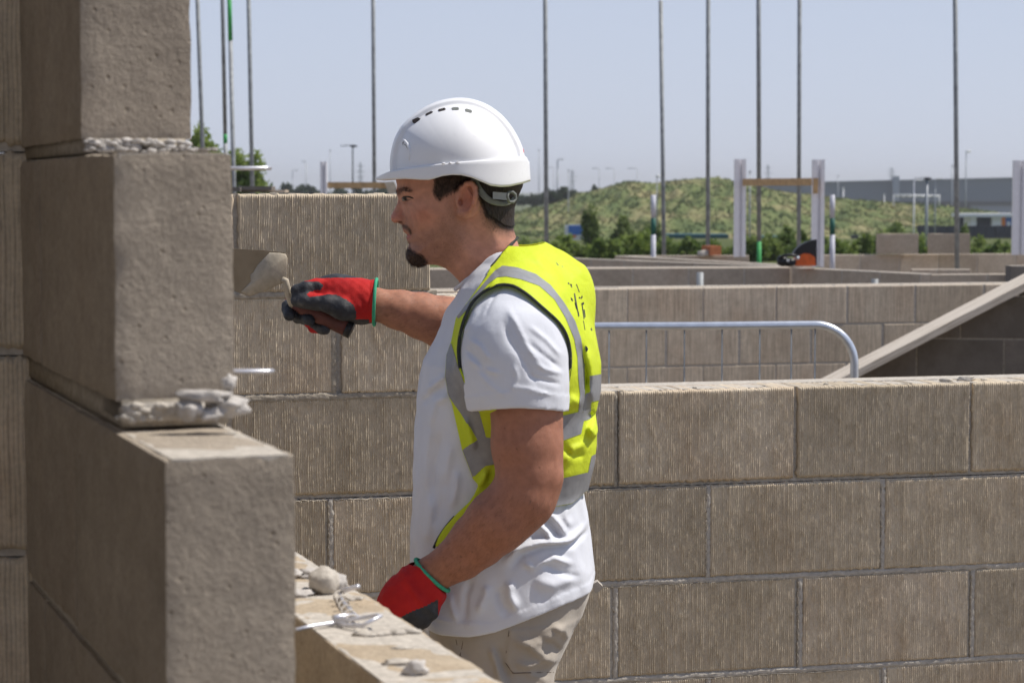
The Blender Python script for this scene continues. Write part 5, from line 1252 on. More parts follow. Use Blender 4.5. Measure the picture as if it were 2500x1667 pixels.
o = link('brim', mesh(V, Q[:, ::-1], M['helmet'], True), person); o.parent = helmet
def dome_at(px, py, off=0.):
    """point of the near half of the dome at image px, py"""
    q = pw(px, py); th = math.degrees(math.atan2(q[2] - HC[2], -(q[0] - HC[0]))); rr_ = math.hypot(q[0] - HC[0], q[2] - HC[2]); k = min(.999, rr_ / (np.interp(th, ang_, rad_) - .0015)) 
    lam = -math.degrees(math.acos(k ** (1 / .9)));
    return dome(np.array(th), np.array(lam), off), th, lam
for (c_, w_) in vents:
    b = MB(); A, th, lam = dome_at(*c_); pts = []
    for (dt, dl) in ((-3.9, 1.0), (-3.1, -2.6), (2.6, -3.2), (4.0, -1.8), (2.9, 2.0), (-2.4, 2.6)): pts.append(dome(np.array(th + dt), np.array(lam + dl), .0007))
    mid = sum(pts) / len(pts); nrm = mid - np.array([HC[0], YP, HC[2]]); nrm /= np.linalg.norm(nrm); 
    b.prism(pts, Vector(-nrm * .0005)); o = b.build('vent', M['hair' if c_[0] < 1085 else 'strap'], person); o.parent = helmet
# clip bumps and seams on the rim, red logo seen edge on at the back
b = MB()
for (x, y, l_) in ((590, 632, 24), (640, 630, 18), (695, 628, 30)):
    p0, p1 = pw(*r1(x - l_ / 2, y)), pw(*r1(x + l_ / 2, y - 1)); yy = YP - .1215 ; b.tube([(p0[0], yy, p0[2]), (p1[0], yy, p1[2])], .0014, 6)
q = pw(*r1(1022, 585)); b.ico((q[0], YP - .068, q[2] + .001), 1, 2, (.016, .006, .0042)); o = b.build('clip', M['helmet'], person, True); o.parent = helmet
m_ = simple('red_badge', (.65, .03, .03), .4); b = MB(); q = pw(*r1(1190, 548)); b.ico((q[0] - .0035, YP - .004, q[2]), 1, 2, (.0040, .016, .0085)); o = b.build('badge', m_, person, True); o.parent = helmet
# scuffs
b = MB()
for pts in ([(255, 468), (262, 458), (256, 482)], [(270, 478), (290, 492), (303, 522)], [(290, 500), (300, 512)]):
    PP = [dome_at(*r1(*p_), .0006)[0] for p_ in pts]; b.tube(PP, .0005, 4)
o = b.build('scratch', M['strap'], person); o.parent = helmet
# ear-defender slot bump at the front side
b = MB(); PP = [dome_at(*r1(*p_), .0002)[0] for p_ in ((250, 435), (275, 450), (300, 480), (315, 520), (318, 560), (310, 610))]; b.tube(PP, [.0006, .0022, .003, .0028, .002, .0006], 8); o = b.build('slot_ridge', M['helmet'], person, True); o.parent = helmet
# headband strap and buckle
band = [(800, 722), (838, 800), (880, 866), (935, 912), (1000, 930), (1060, 932), (1112, 905), (1128, 860)]
VV = []; 
for i, p_ in enumerate(band):
    wdt = [26, 26, 27, 25, 22, 20, 18, 16][i]; q0 = band[max(0, i - 1)]; q1 = band[min(len(band) - 1, i + 1)]; t = np.array(q1, float) - np.array(q0); t /= np.linalg.norm(t); nrm = np.array([-t[1], t[0]])
    ybase = [-.088, -.089, -.088, -.085, -.078, -.068, -.048, -.020][i]
    for sg_ in (-1, 1):
        c_ = r1(*(np.array(p_) + nrm * wdt * sg_)); w3 = pw(*c_); VV.append((w3[0], YP + ybase - .001, w3[2]))
V = np.array(VV); Q = np.array([(2 * i, 2 * i + 1, 2 * i + 3, 2 * i + 2) for i in range(len(band) - 1)])
hb = link('headband', mesh(V, Q, M['strap'], True), person); hb.parent = helmet; s_ = hb.modifiers.new('s', 'SOLIDIFY'); s_.thickness = .003; s2 = hb.modifiers.new('b', 'SUBSURF'); s2.levels = s2.render_levels = 2
b = MB()
P4 = [(955, 842), (1058, 850), (1062, 905), (955, 895)]; b.prism([(lambda w3, yy: (w3[0], yy, w3[2]))(pw(*r1(*p_)), YP - .091 + (p_[0] - 955) * .00010) for p_ in P4], (0, .005, 0)); o = b.build('buckle', M['buckle'], person); o.parent = hb
b = MB(); rg = [(1068, 848), (1100, 842), (1122, 862), (1126, 895), (1108, 920), (1075, 918), (1062, 880)]; b.tube([(lambda w3: (w3[0], YP - .080 + (p_[0] - 1060) * .0002, w3[2]))(pw(*r1(*p_))) for p_ in rg + rg[:1]], .0026, 8); o = b.build('adjuster', M['strap'], person, True); o.parent = hb
# inner harness under the back of the helmet
b = MB(); b.ico((pw(*r1(930, 740))[0], YP, pw(*r1(930, 740))[2]), 1, 3, (.049, .075, .030)); o = b.build('harness', M['hair'], person, True); o.parent = helmet

# ---- torso field shared by shirt and vest
TT = [(640, 1180, 1352, .075), (665, 1150, 1375, .105), (700, 1120, 1398, .135), (760, 1090, 1422, .165), (820, 1066, 1440, .176), (880, 1032, 1450, .180), (950, 1019, 1448, .178), (1010, 1015, 1438, .172), (1080, 1010, 1430, .168), (1190, 1007, 1422, .165), (1250, 1004, 1436, .166), (1300, 1001, 1442, .168), (1380, 1000, 1452, .172), (1450, 1010, 1448, .176), (1520, 1024, 1440, .178), (1580, 1034, 1425, .178)]
tz_ = np.array([PZ(r[0]) for r in TT])[::-1]; txl = np.array([ptx(r[1]) for r in TT])[::-1]; txr = np.array([ptx(r[2]) for r in TT])[::-1]; thy = np.array([r[3] for r in TT])[::-1]
def torsoF(x, y, z, sh=0.):
    xl, xr, hy = np.interp(z, tz_, txl), np.interp(z, tz_, txr), np.interp(z, tz_, thy); cx, hx_ = (xl + xr) / 2, (xr - xl) / 2
    q = (np.abs((x - cx) / hx_) ** 2.4 + np.abs((y - YP) / hy) ** 2.4) ** (1 / 2.4)
    f = (q - 1) * np.minimum(hx_, hy) * .95
    f = smax(f, z - PZ(636), .03)
    nk = pw(1222, 660); 
    for sg_ in (-1, 1):
        ys2 = YP + sg_ * .155; shp = at(1258 if sg_ < 0 else 1230, 775 if sg_ < 0 else 745, ys2)
        f = smin(f, seg(x, y, z, (nk[0] + .012, YP + sg_ * .055, nk[2] - .022), (shp[0], ys2, shp[2]), .052, .058), .035)
    f = smin(f, seg(x, y, z, pw(1290, 660, YP), pw(1340, 720, YP), .045, .065), .03)
    return f
# folds: (polyline px, width px, amplitude m)
def foldD(x, y, z, folds, Yf):
    k = Yf / F; D = 0
    for pts, wpx, amp in folds:
        best = None
        for i in range(len(pts) - 1):
            a, b = at(pts[i][0], pts[i][1], Yf), at(pts[i + 1][0], pts[i + 1][1], Yf); ex, ez = b[0] - a[0], b[2] - a[2]; L2 = ex * ex + ez * ez + 1e-12
            t = np.clip(((x - a[0]) * ex + (z - a[2]) * ez) / L2, 0, 1); s = (i + t) / (len(pts) - 1)
            d2 = (x - a[0] - ex * t) ** 2 + (z - a[2] - ez * t) ** 2; g_ = np.exp(-d2 / (wpx * .82 * k) ** 2) * np.clip(np.sin(np.pi * np.clip(s, .02, .98)) * 1.6, 0, 1)
            best = g_ if best is None else np.maximum(best, g_)
        D = D + best * amp
    return D
shirt_folds = [(rr3([(195, 900), (260, 840), (320, 790)]), 9, .006), (rr3([(170, 980), (240, 900), (320, 850)]), 9, -.005), (rr3([(210, 1100), (250, 950), (330, 900)]), 12, .005),
    (rr3([(190, 1450), (200, 1250), (230, 1050)]), 12, .005), (rr3([(240, 1500), (250, 1300), (290, 1100)]), 12, -.005), (rr3([(300, 1540), (310, 1350), (340, 1150)]), 14, .006),
    (rr4([(900, 760), (1000, 650), (1150, 610), (1350, 620), (1500, 540)]), 11, .013), (rr4([(950, 800), (1040, 690), (1180, 650), (1380, 650), (1510, 590)]), 9, -.009),
    (rr4([(1130, 480), (1200, 540), (1240, 600)]), 8, .009), (rr4([(1200, 400), (1290, 500), (1350, 600)]), 9, .009), (rr4([(1170, 420), (1240, 520), (1290, 590)]), 7, -.007), (rr4([(1350, 380), (1330, 460), (1380, 540)]), 10, .006),
    (rr4([(1040, 740), (1110, 780), (1250, 720), (1400, 790)]), 9, .009), (rr4([(1020, 800), (1180, 760), (1350, 850), (1450, 880)]), 9, -.006), (rr4([(880, 900), (900, 1000), (960, 1100)]), 16, -.009), (rr4([(800, 880), (790, 960), (730, 1080)]), 12, .008),
    (rr4([(960, 850), (950, 950), (1000, 1060)]), 14, .009), (rr4([(1100, 860), (1250, 900), (1450, 850)]), 18, .007), (rr4([(700, 850), (660, 960), (650, 1150)]), 10, -.006), (rr4([(540, 950), (560, 1050), (600, 1150)]), 10, .006),
    (rr4([(400, 1130), (600, 1160), (800, 1140)]), 8, .003), (rr4([(420, 300), (400, 500), (380, 650)]), 14, .006), (rr4([(520, 150), (500, 350), (440, 540)]), 14, -.006), (rr4([(600, 120), (590, 250), (560, 400)]), 11, .006)]
slv_folds = [(rr3([(640, 420), (700, 520), (760, 640), (860, 780)]), 8, .0045), (rr3([(620, 480), (660, 600), (740, 720), (820, 860)]), 8, -.004), (rr3([(760, 520), (860, 600), (950, 700)]), 7, .0045), (rr3([(740, 600), (840, 680), (950, 770)]), 6, -.004), (rr3([(780, 720), (860, 760), (960, 790)]), 6, .004),
    (rr3([(740, 780), (820, 810), (950, 850)]), 6, -.004), (rr3([(660, 850), (760, 860), (900, 900)]), 6, .004), (rr3([(430, 600), (500, 640), (560, 720)]), 8, .005), (rr3([(410, 650), (480, 700), (540, 800)]), 8, -.005), (rr3([(420, 700), (520, 760), (620, 780)]), 7, .004), (rr3([(500, 420), (440, 520), (400, 580)]), 8, .004),
    (rr3([(470, 760), (560, 850), (640, 900)]), 8, .003), (rr3([(620, 300), (560, 400), (520, 480)]), 4, -.003), (rr3([(680, 720), (700, 800), (660, 900)]), 7, .004)]
SL = CH([(1246, 808, 3.425, .070), (1254, 845, 3.405, .0765), (1257, 885, 3.398, .079), (1262, 950, 3.392, .0765), (1266, 1010, 3.388, .0700), (1268, 1040, 3.388, .068)])
SLi = [(p, r_ - .0085) for p, r_ in SL[2:]] + [(pw(1268, 1080, 3.388), .056)]
SF = CH([(1240, 790, 3.76, .066), (1190, 800, 3.78, .060), (1150, 800, 3.79, .056)])
collar = [(pw(*r3(x, y), Y_), .0) for x, y, Y_ in ((375, 325, YP), (455, 268, 3.545), (540, 215, 3.54))]
_hp = [(960, 1515, 3.5), (1023, 1530, 3.5), (1040, 1549, 3.46), (1081, 1556, 3.44), (1146, 1556, 3.43), (1207, 1543, 3.43), (1298, 1509, 3.43), (1370, 1480, 3.45), (1442, 1447, 3.52), (1461, 1412, 3.58), (1500, 1400, 3.6)]
hem_x = np.array([at(*p)[0] for p in _hp]); hem_z = np.array([at(*p)[2] for p in _hp])
def shirtF(x, y, z):
    f = torsoF(x, y, z)
    near = 1 / (1 + np.exp((y - (YP - .02)) / .02))
    f = f - foldD(x, y, z, shirt_folds, 3.45) * near * .75 - .0018 * nz3(x, y, z, 42) - .0012 * nz3(x, y, z, 85, 2)
    # neckline cut
    nx0, nz0 = pw(1117, 706)[0], pw(1117, 706)[2]; nx1, nz1 = pw(1200, 648)[0], pw(1200, 648)[2]
    line = (z - nz0) - (nz1 - nz0) / (nx1 - nx0) * (x - nx0)
    f = smax(f, np.minimum(line * .8 - .004, 1), .002) if False else f
    nr_ = seg(x, y, z, pw(1100, 660), pw(1215, 600), .058, .064); f = smax(f, -nr_, .003)
    zh = np.interp(x, hem_x, hem_z); hemb = np.clip(1 - np.abs(z - zh - .011) / .009, 0, 1); f = smax(f - .0012 * (z < zh + .018), (zh - z) * .9, .002)
    s = chain(x, y, z, SL, .012) - foldD(x, y, z, slv_folds, 3.35) * .75 - .0016 * nz3(x, y, z, 70, 1)
    zc = PZ(1000) + .0075 * np.cos((x - ptx(1262)) / .033) * 1.0 
    zc = at(1250, 1000, 3.39)[2] + .009 * (1 - ((x - at(1264, 1000, 3.39)[0]) / .068) ** 2)
    cuffb = ((z < zc + .026) & (z > zc)).astype(float); s = s - .0014 * cuffb
    s = np.maximum(s, zc - z)
    inn = chain(x, y, z, SLi, .006); s = np.where(z < zc + .022, np.maximum(s, -inn), s)
    f0 = f; f = np.where(z > zc + .055, smin(f, s, .016), smin(f, s, .004))
    f = smin(f, chain(x, y, z, SF, .02), .02)
    return f
Vs, Qs = snets(shirtF, (ptx(970), 3.26, PZ(1600)), (ptx(1500), 3.90, PZ(600)), .0028); Vs = relax(Vs, Qs, 1, .4)
shirt = link('t_shirt', mesh(Vs, Qs, M['shirt'], True), person)
# collar rib
b = MB(); b.tube([pw(1112, 706, YP), pw(1120, 700, 3.575), pw(1140, 683, 3.553), pw(1168, 664, 3.541), pw(1195, 648, 3.538)], .0035, 8); b.build('collar', M['shirt'], person, True).parent = shirt
# hem stitch line
b = MB(); 
# ---- vest
vest_near = rr3([(700, 20), (740, 0), (1300, 100), (1300, 1340)]) + [(1428, 1200), (1396, 1229), (1338, 1239), (1290, 1250), (1230, 1268), (1150, 1305), (1064, 1335)] + rr4([(460, 600), (520, 510), (600, 420), (680, 345), (715, 290), (742, 230), (705, 190)]) + rr3([(455, 1352), (400, 1205), (345, 955), (322, 895), (308, 800), (315, 690), (342, 612), (368, 485), (430, 400), (530, 262), (560, 200), (620, 130), (688, 55)])
hole = rr3([(405, 803), (388, 760), (378, 700), (380, 610), (402, 510), (450, 400), (520, 335), (600, 298), (680, 305), (760, 357), (850, 437), (930, 507), (973, 575), (992, 660), (993, 740), (985, 800), (965, 885)]) + [(1376, 985), (1330, 1010), (1250, 1010), (1180, 990), (1146, 960)]
vn, hl = np.array(vest_near), np.array(hole)
vest_folds = [(rr3([(960, 1300), (1010, 1200), (1090, 1180)]), 9, .005), (rr3([(960, 980), (1000, 930), (1050, 960)]), 12, .007), (rr3([(1040, 620), (1075, 760), (1085, 900)]), 10, -.005), (rr3([(1080, 640), (1110, 800), (1110, 1000)]), 12, .007), (rr3([(1100, 1080), (1120, 1130), (1150, 1150)]), 12, .012), (rr3([(1100, 1010), (1110, 1060), (1150, 1060)]), 9, -.010), (rr3([(420, 1010), (450, 1120), (470, 1200)]), 8, .006), (rr3([(540, 1300), (520, 1350), (490, 1400)]), 7, .006), (rr3([(560, 1290), (545, 1350), (530, 1370)]), 5, -.005),
    (rr3([(900, 1150), (1000, 1240), (1080, 1250)]), 9, -.004), (rr3([(770, 120), (900, 260), (980, 420)]), 16, .004), (rr3([(590, 230), (560, 340), (470, 440)]), 8, .003), (rr3([(560, 210), (600, 250), (620, 330)]), 4, -.003)]
vz = np.array([PZ(y) for y in (560, 600, 700, 800, 900, 1000, 1080, 1130, 1200, 1260)])[::-1]; vb = np.array([.002, .002, .001, .002, .004, .003, .010, .008, .000, .002])[::-1]
def vestF(x, y, z):
    f = torsoF(x, y, z); back = np.clip((x - ptx(1330)) / .05, 0, 1); loose = np.interp(z, vz, vb)
    f = f - .0065 - back * loose - .0015 * nz3(x, y, z, 50, 3) * 1.0
    # let it stand away over the shirt where the sleeve swells
    near = 1 / (1 + np.exp((y - (YP - .02)) / .02))
    f = f - foldD(x, y, z, vest_folds, 3.45) * near
    arm = np.minimum(chain(x, y, z, SL[:3], .012), chain(x, y, z, SF[:2], .03)) - .006
    return smin(f, arm, .03)
Vv, Qv = snets(vestF, (ptx(1060), 3.28, PZ(1370)), (ptx(1510), 3.90, PZ(560)), .0030); Vv = relax(Vv, Qv, 3, .5)
def vproj(V):
    # near side: true image position; far side: mirrored through the body plane
    W_ = V.copy(); far = W_[:, 1] > YP; W_[far, 1] = 2 * YP - W_[far, 1]; return proj(W_)
vx, vy = vproj(Vv); dV = poly_sd(vx, vy, vn); dH = poly_sd(vx, vy, hl)
vm = np.empty(0)
# drop the surface round the neck on the inner side
nkd = seg(Vv[:, 0], Vv[:, 1], Vv[:, 2], pw(1130, 690), pw(1235, 560), .064, .066)
dmask = np.maximum(np.maximum(dV, -dH), -nkd * F / YP * 1.0)
def cutmesh(V, Q, d, px, py, extra=None):
    """keep quads with d<0 and slide their border vertices on to the d=0 line"""
    keep = (d[Q] < 0).sum(1) >= 2; V2 = V.copy()
    # newton step along the mesh gradient of d, estimated over edges
    E_ = np.vstack([Q[:, [0, 1]], Q[:, [1, 2]], Q[:, [2, 3]], Q[:, [3, 0]]]); E_ = np.vstack([E_, E_[:, ::-1]])
    dv = V[E_[:, 1]] - V[E_[:, 0]]; dd = d[E_[:, 1]] - d[E_[:, 0]]; L2 = (dv ** 2).sum(1) + 1e-12
    G = np.zeros_like(V); cnt = np.bincount(E_[:, 0], minlength=len(V))
    for a in range(3): G[:, a] = np.bincount(E_[:, 0], dv[:, a] * dd / L2, len(V)) / np.maximum(cnt, 1) * 2
    g2 = (G ** 2).sum(1) + 1e-9; st = -d[:, None] * G / g2[:, None]; ln = np.linalg.norm(st, axis=1)
    usedv = np.zeros(len(V), bool); usedv[Q[keep]] = True; outv = np.zeros(len(V), bool); outv[Q[~keep]] = True
    bd = usedv & outv & (ln < .006); V2[bd] += st[bd]
    return sub(V2, Q, keep)
V_, Q_, u_ = cutmesh(Vv, Qv, dmask, vx, vy)
vest = link('hi_vis_vest', mesh(V_, Q_, M['vest'], True), person); s_ = vest.modifiers.new('s', 'SOLIDIFY'); s_.thickness = .002; s_.offset = 0
mv = mesh(Vv, Qv); nv = np.empty(len(Vv) * 3, np.float32); mv.vertices.foreach_get('normal', nv); nv = nv.reshape(-1, 3).astype(float)
T = {}
tapes = [('reflective_tape', rr3([(368, 478), (440, 395), (520, 300), (578, 232), (622, 203), (700, 213), (800, 248), (880, 308), (950, 398), (1012, 500), (1046, 600), (1062, 700), (1064, 800), (1066, 900), (1058, 1000), (1030, 1010), (1040, 900), (1030, 800), (1026, 700), (1008, 600), (960, 485), (900, 385), (820, 313), (720, 277), (640, 262), (592, 266), (545, 302), (466, 402), (385, 488)])),
    ('reflective_tape', rr3([(343, 622), (308, 700), (300, 800), (318, 897), (395, 1005), (480, 1148), (522, 1292), (592, 1280), (572, 1140), (530, 1136), (494, 990), (462, 985), (440, 930), (407, 803), (380, 745), (366, 690)])),
    ('reflective_tape', rr3([(400, 1206), (482, 1150), (527, 1292), (455, 1358)])),
    ('reflective_tape', rr3([(930, 1020), (1050, 992), (1070, 897), (1100, 892), (1100, 800), (1190, 785), (1180, 925), (1100, 942), (1098, 1037), (1060, 1047), (1046, 1117), (925, 1162)])),
    ('reflective_tape', rr3([(880, 1375), (1085, 1325), (1102, 1238), (1200, 1190), (1200, 1260), (1120, 1360), (1110, 1440), (1050, 1495), (840, 1530)]))]
for nm, pl_ in tapes:
    d_ = np.maximum(poly_sd(vx, vy, np.array(pl_)), dmask + 1.0)
    for sd in (-1, 1):
        side_ = (Vv[:, 1] - YP) * sd * F / YP; back_ = nm and (pl_[1][0] > 1340)
        if back_ and sd == 1: continue
        dd_ = d_ if back_ else np.maximum(d_, -side_)
        V_, Q_, u_ = cutmesh(Vv + nv * .0016, Qv, dd_, vx, vy)
        if len(Q_): link(nm, mesh(V_, Q_, M['tape'], True), person).parent = vest
# binding along armhole and front edge
def surf_pt(px, py, Fn=vestF, y0=3.28, y1=YP):
    ys_ = np.linspace(y0, y1, 200); P = np.array([at(px, py, y_) for y_ in ys_]); f = Fn(P[:, 0], P[:, 1], P[:, 2]); k_ = np.where(f < 0)[0]
    return P[k_[0]] if len(k_) else P[-1]
def dense(pts, step=10):
    out = []
    for a, b in zip(pts[:-1], pts[1:]):
        n = max(1, int(math.hypot(b[0] - a[0], b[1] - a[1]) / step)); out += [(a[0] + (b[0] - a[0]) * i / n, a[1] + (b[1] - a[1]) * i / n) for i in range(n)]
    return out + [pts[-1]]
def binding(pts, r_, nm='binding'):
    P = np.array([surf_pt(*p) for p in dense(pts)]); 
    for _ in range(3): P[1:-1] = P[1:-1] * .5 + (P[:-2] + P[2:]) * .25
    b = MB(); b.tube(P, r_, 8); b.build(nm, M['piping'], person, True).parent = vest
binding(hole[1:17], .0025)
binding(rr3([(702, 45), (688, 60), (620, 135), (560, 205)]), .0025)
binding(rr4([(440, 655), (462, 600), (520, 512), (580, 445)]), .0022)
# printed lettering on the back, seen almost edge on
b = MB()
def mark(pts):
    global b
    P = [surf_pt(*r3(*p_)) for p_ in pts]; P = [p_ + np.array([.0008, -.0022, .0004]) for p_ in P]; b.add(P, [tuple(range(len(P)))])
for pts in ([(908, 178), (920, 190), (985, 300), (975, 300)], [(985, 300), (995, 300), (1045, 378), (1035, 380)], [(1045, 378), (1052, 360), (1056, 372), (1048, 382)], [(940, 200), (948, 205), (1000, 320), (990, 315)], [(1008, 350), (1014, 350), (1036, 470), (1030, 470)], [(990, 372), (1000, 380), (1004, 395), (992, 388)],
            [(1048, 405), (1062, 398), (1064, 410), (1052, 415)], [(1050, 415), (1055, 413), (1066, 490), (1061, 492)], [(1060, 440), (1066, 438), (1072, 480), (1067, 482)], [(1010, 400), (1016, 405), (1028, 440), (1020, 436)], [(1028, 455), (1034, 450), (1038, 475), (1032, 478)], [(1070, 636), (1078, 640), (1086, 655), (1080, 668), (1072, 670)], [(1058, 500), (1062, 500), (1070, 550), (1066, 550)], [(1098, 545), (1104, 538), (1108, 552), (1104, 556)], [(1018, 300), (1024, 302), (1040, 345), (1034, 343)]):
    mark(pts)
b.build('printed_lettering', M['black'], person).parent = vest

# ---- trousers and boots
tf_ = [(rr4([(960, 1250), (1100, 1300), (1250, 1250), (1380, 1150)]), 14, .007), (rr4([(1080, 1300), (1180, 1380), (1290, 1480)]), 13, .008), (rr4([(980, 1420), (1100, 1440), (1240, 1400)]), 10, .006), (rr4([(820, 1300), (860, 1400), (900, 1560)]), 10, .008), (rr4([(860, 1300), (900, 1420), (960, 1560)]), 10, -.007), (rr4([(1130, 1230), (1250, 1330), (1300, 1400)]), 9, -.006), (rr4([(1220, 1160), (1330, 1240), (1350, 1320)]), 9, .006), (rr4([(520, 1300), (640, 1420), (700, 1560)]), 14, .005), (rr4([(1050, 1480), (1150, 1530), (1230, 1600)]), 10, .005)]
tro = [(1390, 1022, 1446, .150), (1440, 1030, 1448, .160), (1480, 1036, 1440, .165), (1520, 1042, 1424, .168), (1552, 1048, 1406, .168), (1600, 1050, 1384, .168), (1640, 1056, 1364, .168), (1700, 1070, 1345, .165)]
qz = np.array([PZ(r[0]) + .02 for r in tro])[::-1]; ql = np.array([ptx(r[1]) for r in tro])[::-1]; qr_ = np.array([ptx(r[2]) for r in tro])[::-1]; qh = np.array([r[3] for r in tro])[::-1]
def trF(x, y, z):
    xl, xr, hy = np.interp(z, qz, ql), np.interp(z, qz, qr_), np.interp(z, qz, qh); cx, hx_ = (xl + xr) / 2, (xr - xl) / 2
    f = ((np.abs((x - cx) / hx_) ** 2.3 + np.abs((y - YP) / hy) ** 2.3) ** (1 / 2.3) - 1) * np.minimum(hx_, hy); f = smax(f, z - PZ(1395), .005); f = smax(f, PZ(1730) - z, .02)
    for Y in (YP - .085, YP + .085):
        o_ = 0 if Y < YP else -.08
        f = smin(f, chain(x, y, z, [(np.array((ptx(1205), Y, PZ(1690))), .092), (np.array((ptx(1195) + o_, Y, .48)), .078), (np.array((ptx(1215) + o_, Y, .10)), .070)], .02), .03)
    near = 1 / (1 + np.exp((y - (YP - .02)) / .02)); f = f - foldD(x, y, z, tf_, 3.45) * near * .7 - .0015 * nz3(x, y, z, 60, 5)
    pk = np.array([(lambda q: (q[0], q[2]))(at(*r4(*p_), 3.44)) for p_ in [(950, 1195), (922, 1425), (975, 1500), (1245, 1492), (1300, 1420), (1420, 1200)]])
    f = f - .0022 * near * np.clip(.5 - poly_sd(x, z, pk) / .002, 0, 1)
    return smax(f, .06 - z, .003)
Vr, Qr = snets(trF, (ptx(960), 3.36, .04), (ptx(1500), 3.84, PZ(1370)), .0036); Vr = relax(Vr, Qr, 1, .4)
trs = link('trousers', mesh(Vr, Qr, M['trouser'], True), person)
M['seam'] = simple('dark_stitching', (.15, .12, .10), .9)
def stitch(pts, r_=.0008):
    P = [surf_pt(*p, Fn=trF) for p in dense(pts, 8)]; MB().tube(P, r_, 5).build('seam', M['seam'], person, True).parent = trs
stitch(rr4([(950, 1200), (935, 1310), (921, 1425), (975, 1500), (1248, 1492)])); stitch(rr4([(590, 1270), (605, 1350), (625, 1390)])); stitch(rr4([(640, 1270), (625, 1350), (612, 1400)]))
MB().prism([pw(*r4(*p_), YP - .02) for p_ in ((1510, 900), (1545, 882), (1580, 915), (1575, 935), (1535, 962), (1512, 930))], (0, .02, 0)).build('belt_loop', M['trouser'], person).parent = trs
for Y, o_ in ((YP - .085, 0), (YP + .085, -.08)):
    xb_ = ptx(1215) + o_
    def btF(x, y, z): return np.maximum(smin(seg(x, y, z, (xb_ + .01, Y, .05), (xb_ - .17, Y, .035), .048, .042), seg(x, y, z, (xb_, Y, .05), (xb_, Y, .20), .055, .05), .03), .0 - z)
    Vb, Qb = snets(btF, (xb_ - .25, Y - .08, -.01), (xb_ + .08, Y + .08, .28), .008); link('boot', mesh(Vb, Qb, M['boot'], True), person)

# ---- gloves
Yg = 3.75
def G2(L, Y0=Yg): return [(pw(*r2(a[0], a[1]), Y0 + a[2]), a[3]) for a in L]
palm2 = G2([(1085, 582, 0, .0300), (1060, 588, 0, .0295), (960, 560, .004, .0280), (840, 520, .008, .0250), (760, 500, .010, .020)])
thumb = G2([(1000, 640, -.020, .017), (900, 640, -.026, .0185), (790, 600, -.026, .0150), (690, 590, -.024, .0125), (610, 580, -.022, .0118), (548, 578, -.018, .0105)])
index = G2([(800, 490, .004, .0150), (700, 470, -.004, .0128), (620, 485, -.012, .0112), (545, 500, -.014, .0102)])
mid_f = G2([(760, 520, .03, .014), (640, 540, .044, .0125), (520, 580, .040, .0115), (478, 630, .022, .0108), (492, 690, .000, .0100)])
ring_f = G2([(800, 560, .034, .014), (690, 610, .050, .0125), (570, 660, .044, .0112), (560, 700, .022, .0105), (640, 725, -.006, .0108)])
pinky = G2([(840, 600, .036, .013), (740, 690, .048, .0115), (650, 740, .040, .0102), (680, 775, .018, .0100), (760, 795, .000, .0102)])
def gl2F(x, y, z):
    f = chain(x, y, z, palm2, .02); f = smin(f, ell(x, y, z, pw(*r2(900, 590), Yg + .012), (.052, .026, .030)), .02)
    f = smin(f, seg(x, y, z, *[q[0] for q in (palm2[1], palm2[3])], .028, .024), .02)
    f = smin(f, chain(x, y, z, thumb, .006), .009); f = smin(f, chain(x, y, z, index, .006), .008)
    for fg in (mid_f, ring_f, pinky): f = smin(f, chain(x, y, z, fg, .005), .005)
    f = smax(f, x - pw(*r2(1140, 588), 3.75)[0], .001)
    return f + .0007 * nz3(x, y, z, 260, 1)
Vl, Ql = snets(gl2F, (ptx(660), 3.66, PZ(835)), (ptx(960), 3.86, PZ(660)), .0020); Vl = relax(Vl, Ql, 1, .4)
gx_, gy_ = proj(Vl)
redp = np.array(rr2([(1300, 400), (640, 405), (600, 428), (640, 432), (720, 432), (752, 462), (735, 492), (690, 500), (640, 512), (622, 530), (640, 548), (720, 540), (790, 528), (860, 535), (930, 570), (985, 610), (1000, 660), (1000, 720), (1300, 720)]))
redp2 = np.array(rr2([(610, 760), (640, 770), (720, 835), (700, 850), (600, 800)]))
fq = Vl[Ql].mean(1); fx, fy = proj(fq); isred = (poly_sd(fx, fy, redp) < 0) | (poly_sd(fx, fy, redp2) < 0) | (fq[:, 1] > Yg + .03)
tips = np.zeros(len(fq), bool)
me = mesh(Vl, Ql, M['glove'], True); me.materials.append(M['palm']); me.polygons.foreach_set('material_index', np.where(isred, 0, 1).astype(np.int32))
glove = link('glove', me, person); glove['label'] = 'red knitted glove with black coated palm gripping the trowel'
b = MB(); c0_, c1_ = pw(*r2(1148, 588), 3.752), pw(*r2(1158, 585), 3.752)
def ringtube(c_, ax, ra, rb, r_, up=np.array([0, 0, 1.])):
    ax = ax / np.linalg.norm(ax); u = up - ax * up.dot(ax); u /= np.linalg.norm(u); v_ = np.cross(ax, u)
    return MB().tube([c_ + u * ra * math.cos(t) + v_ * rb * math.sin(t) for t in np.linspace(0, 2 * math.pi, 33)], r_, 8)
ringtube(pw(*r2(1150, 588), 3.752), pw(*r2(1148, 588), 3.752) - pw(*r2(1010, 580), 3.752), .0385, .0385, .0028).build('cuff_edge', M['cuff'], person, True).parent = glove
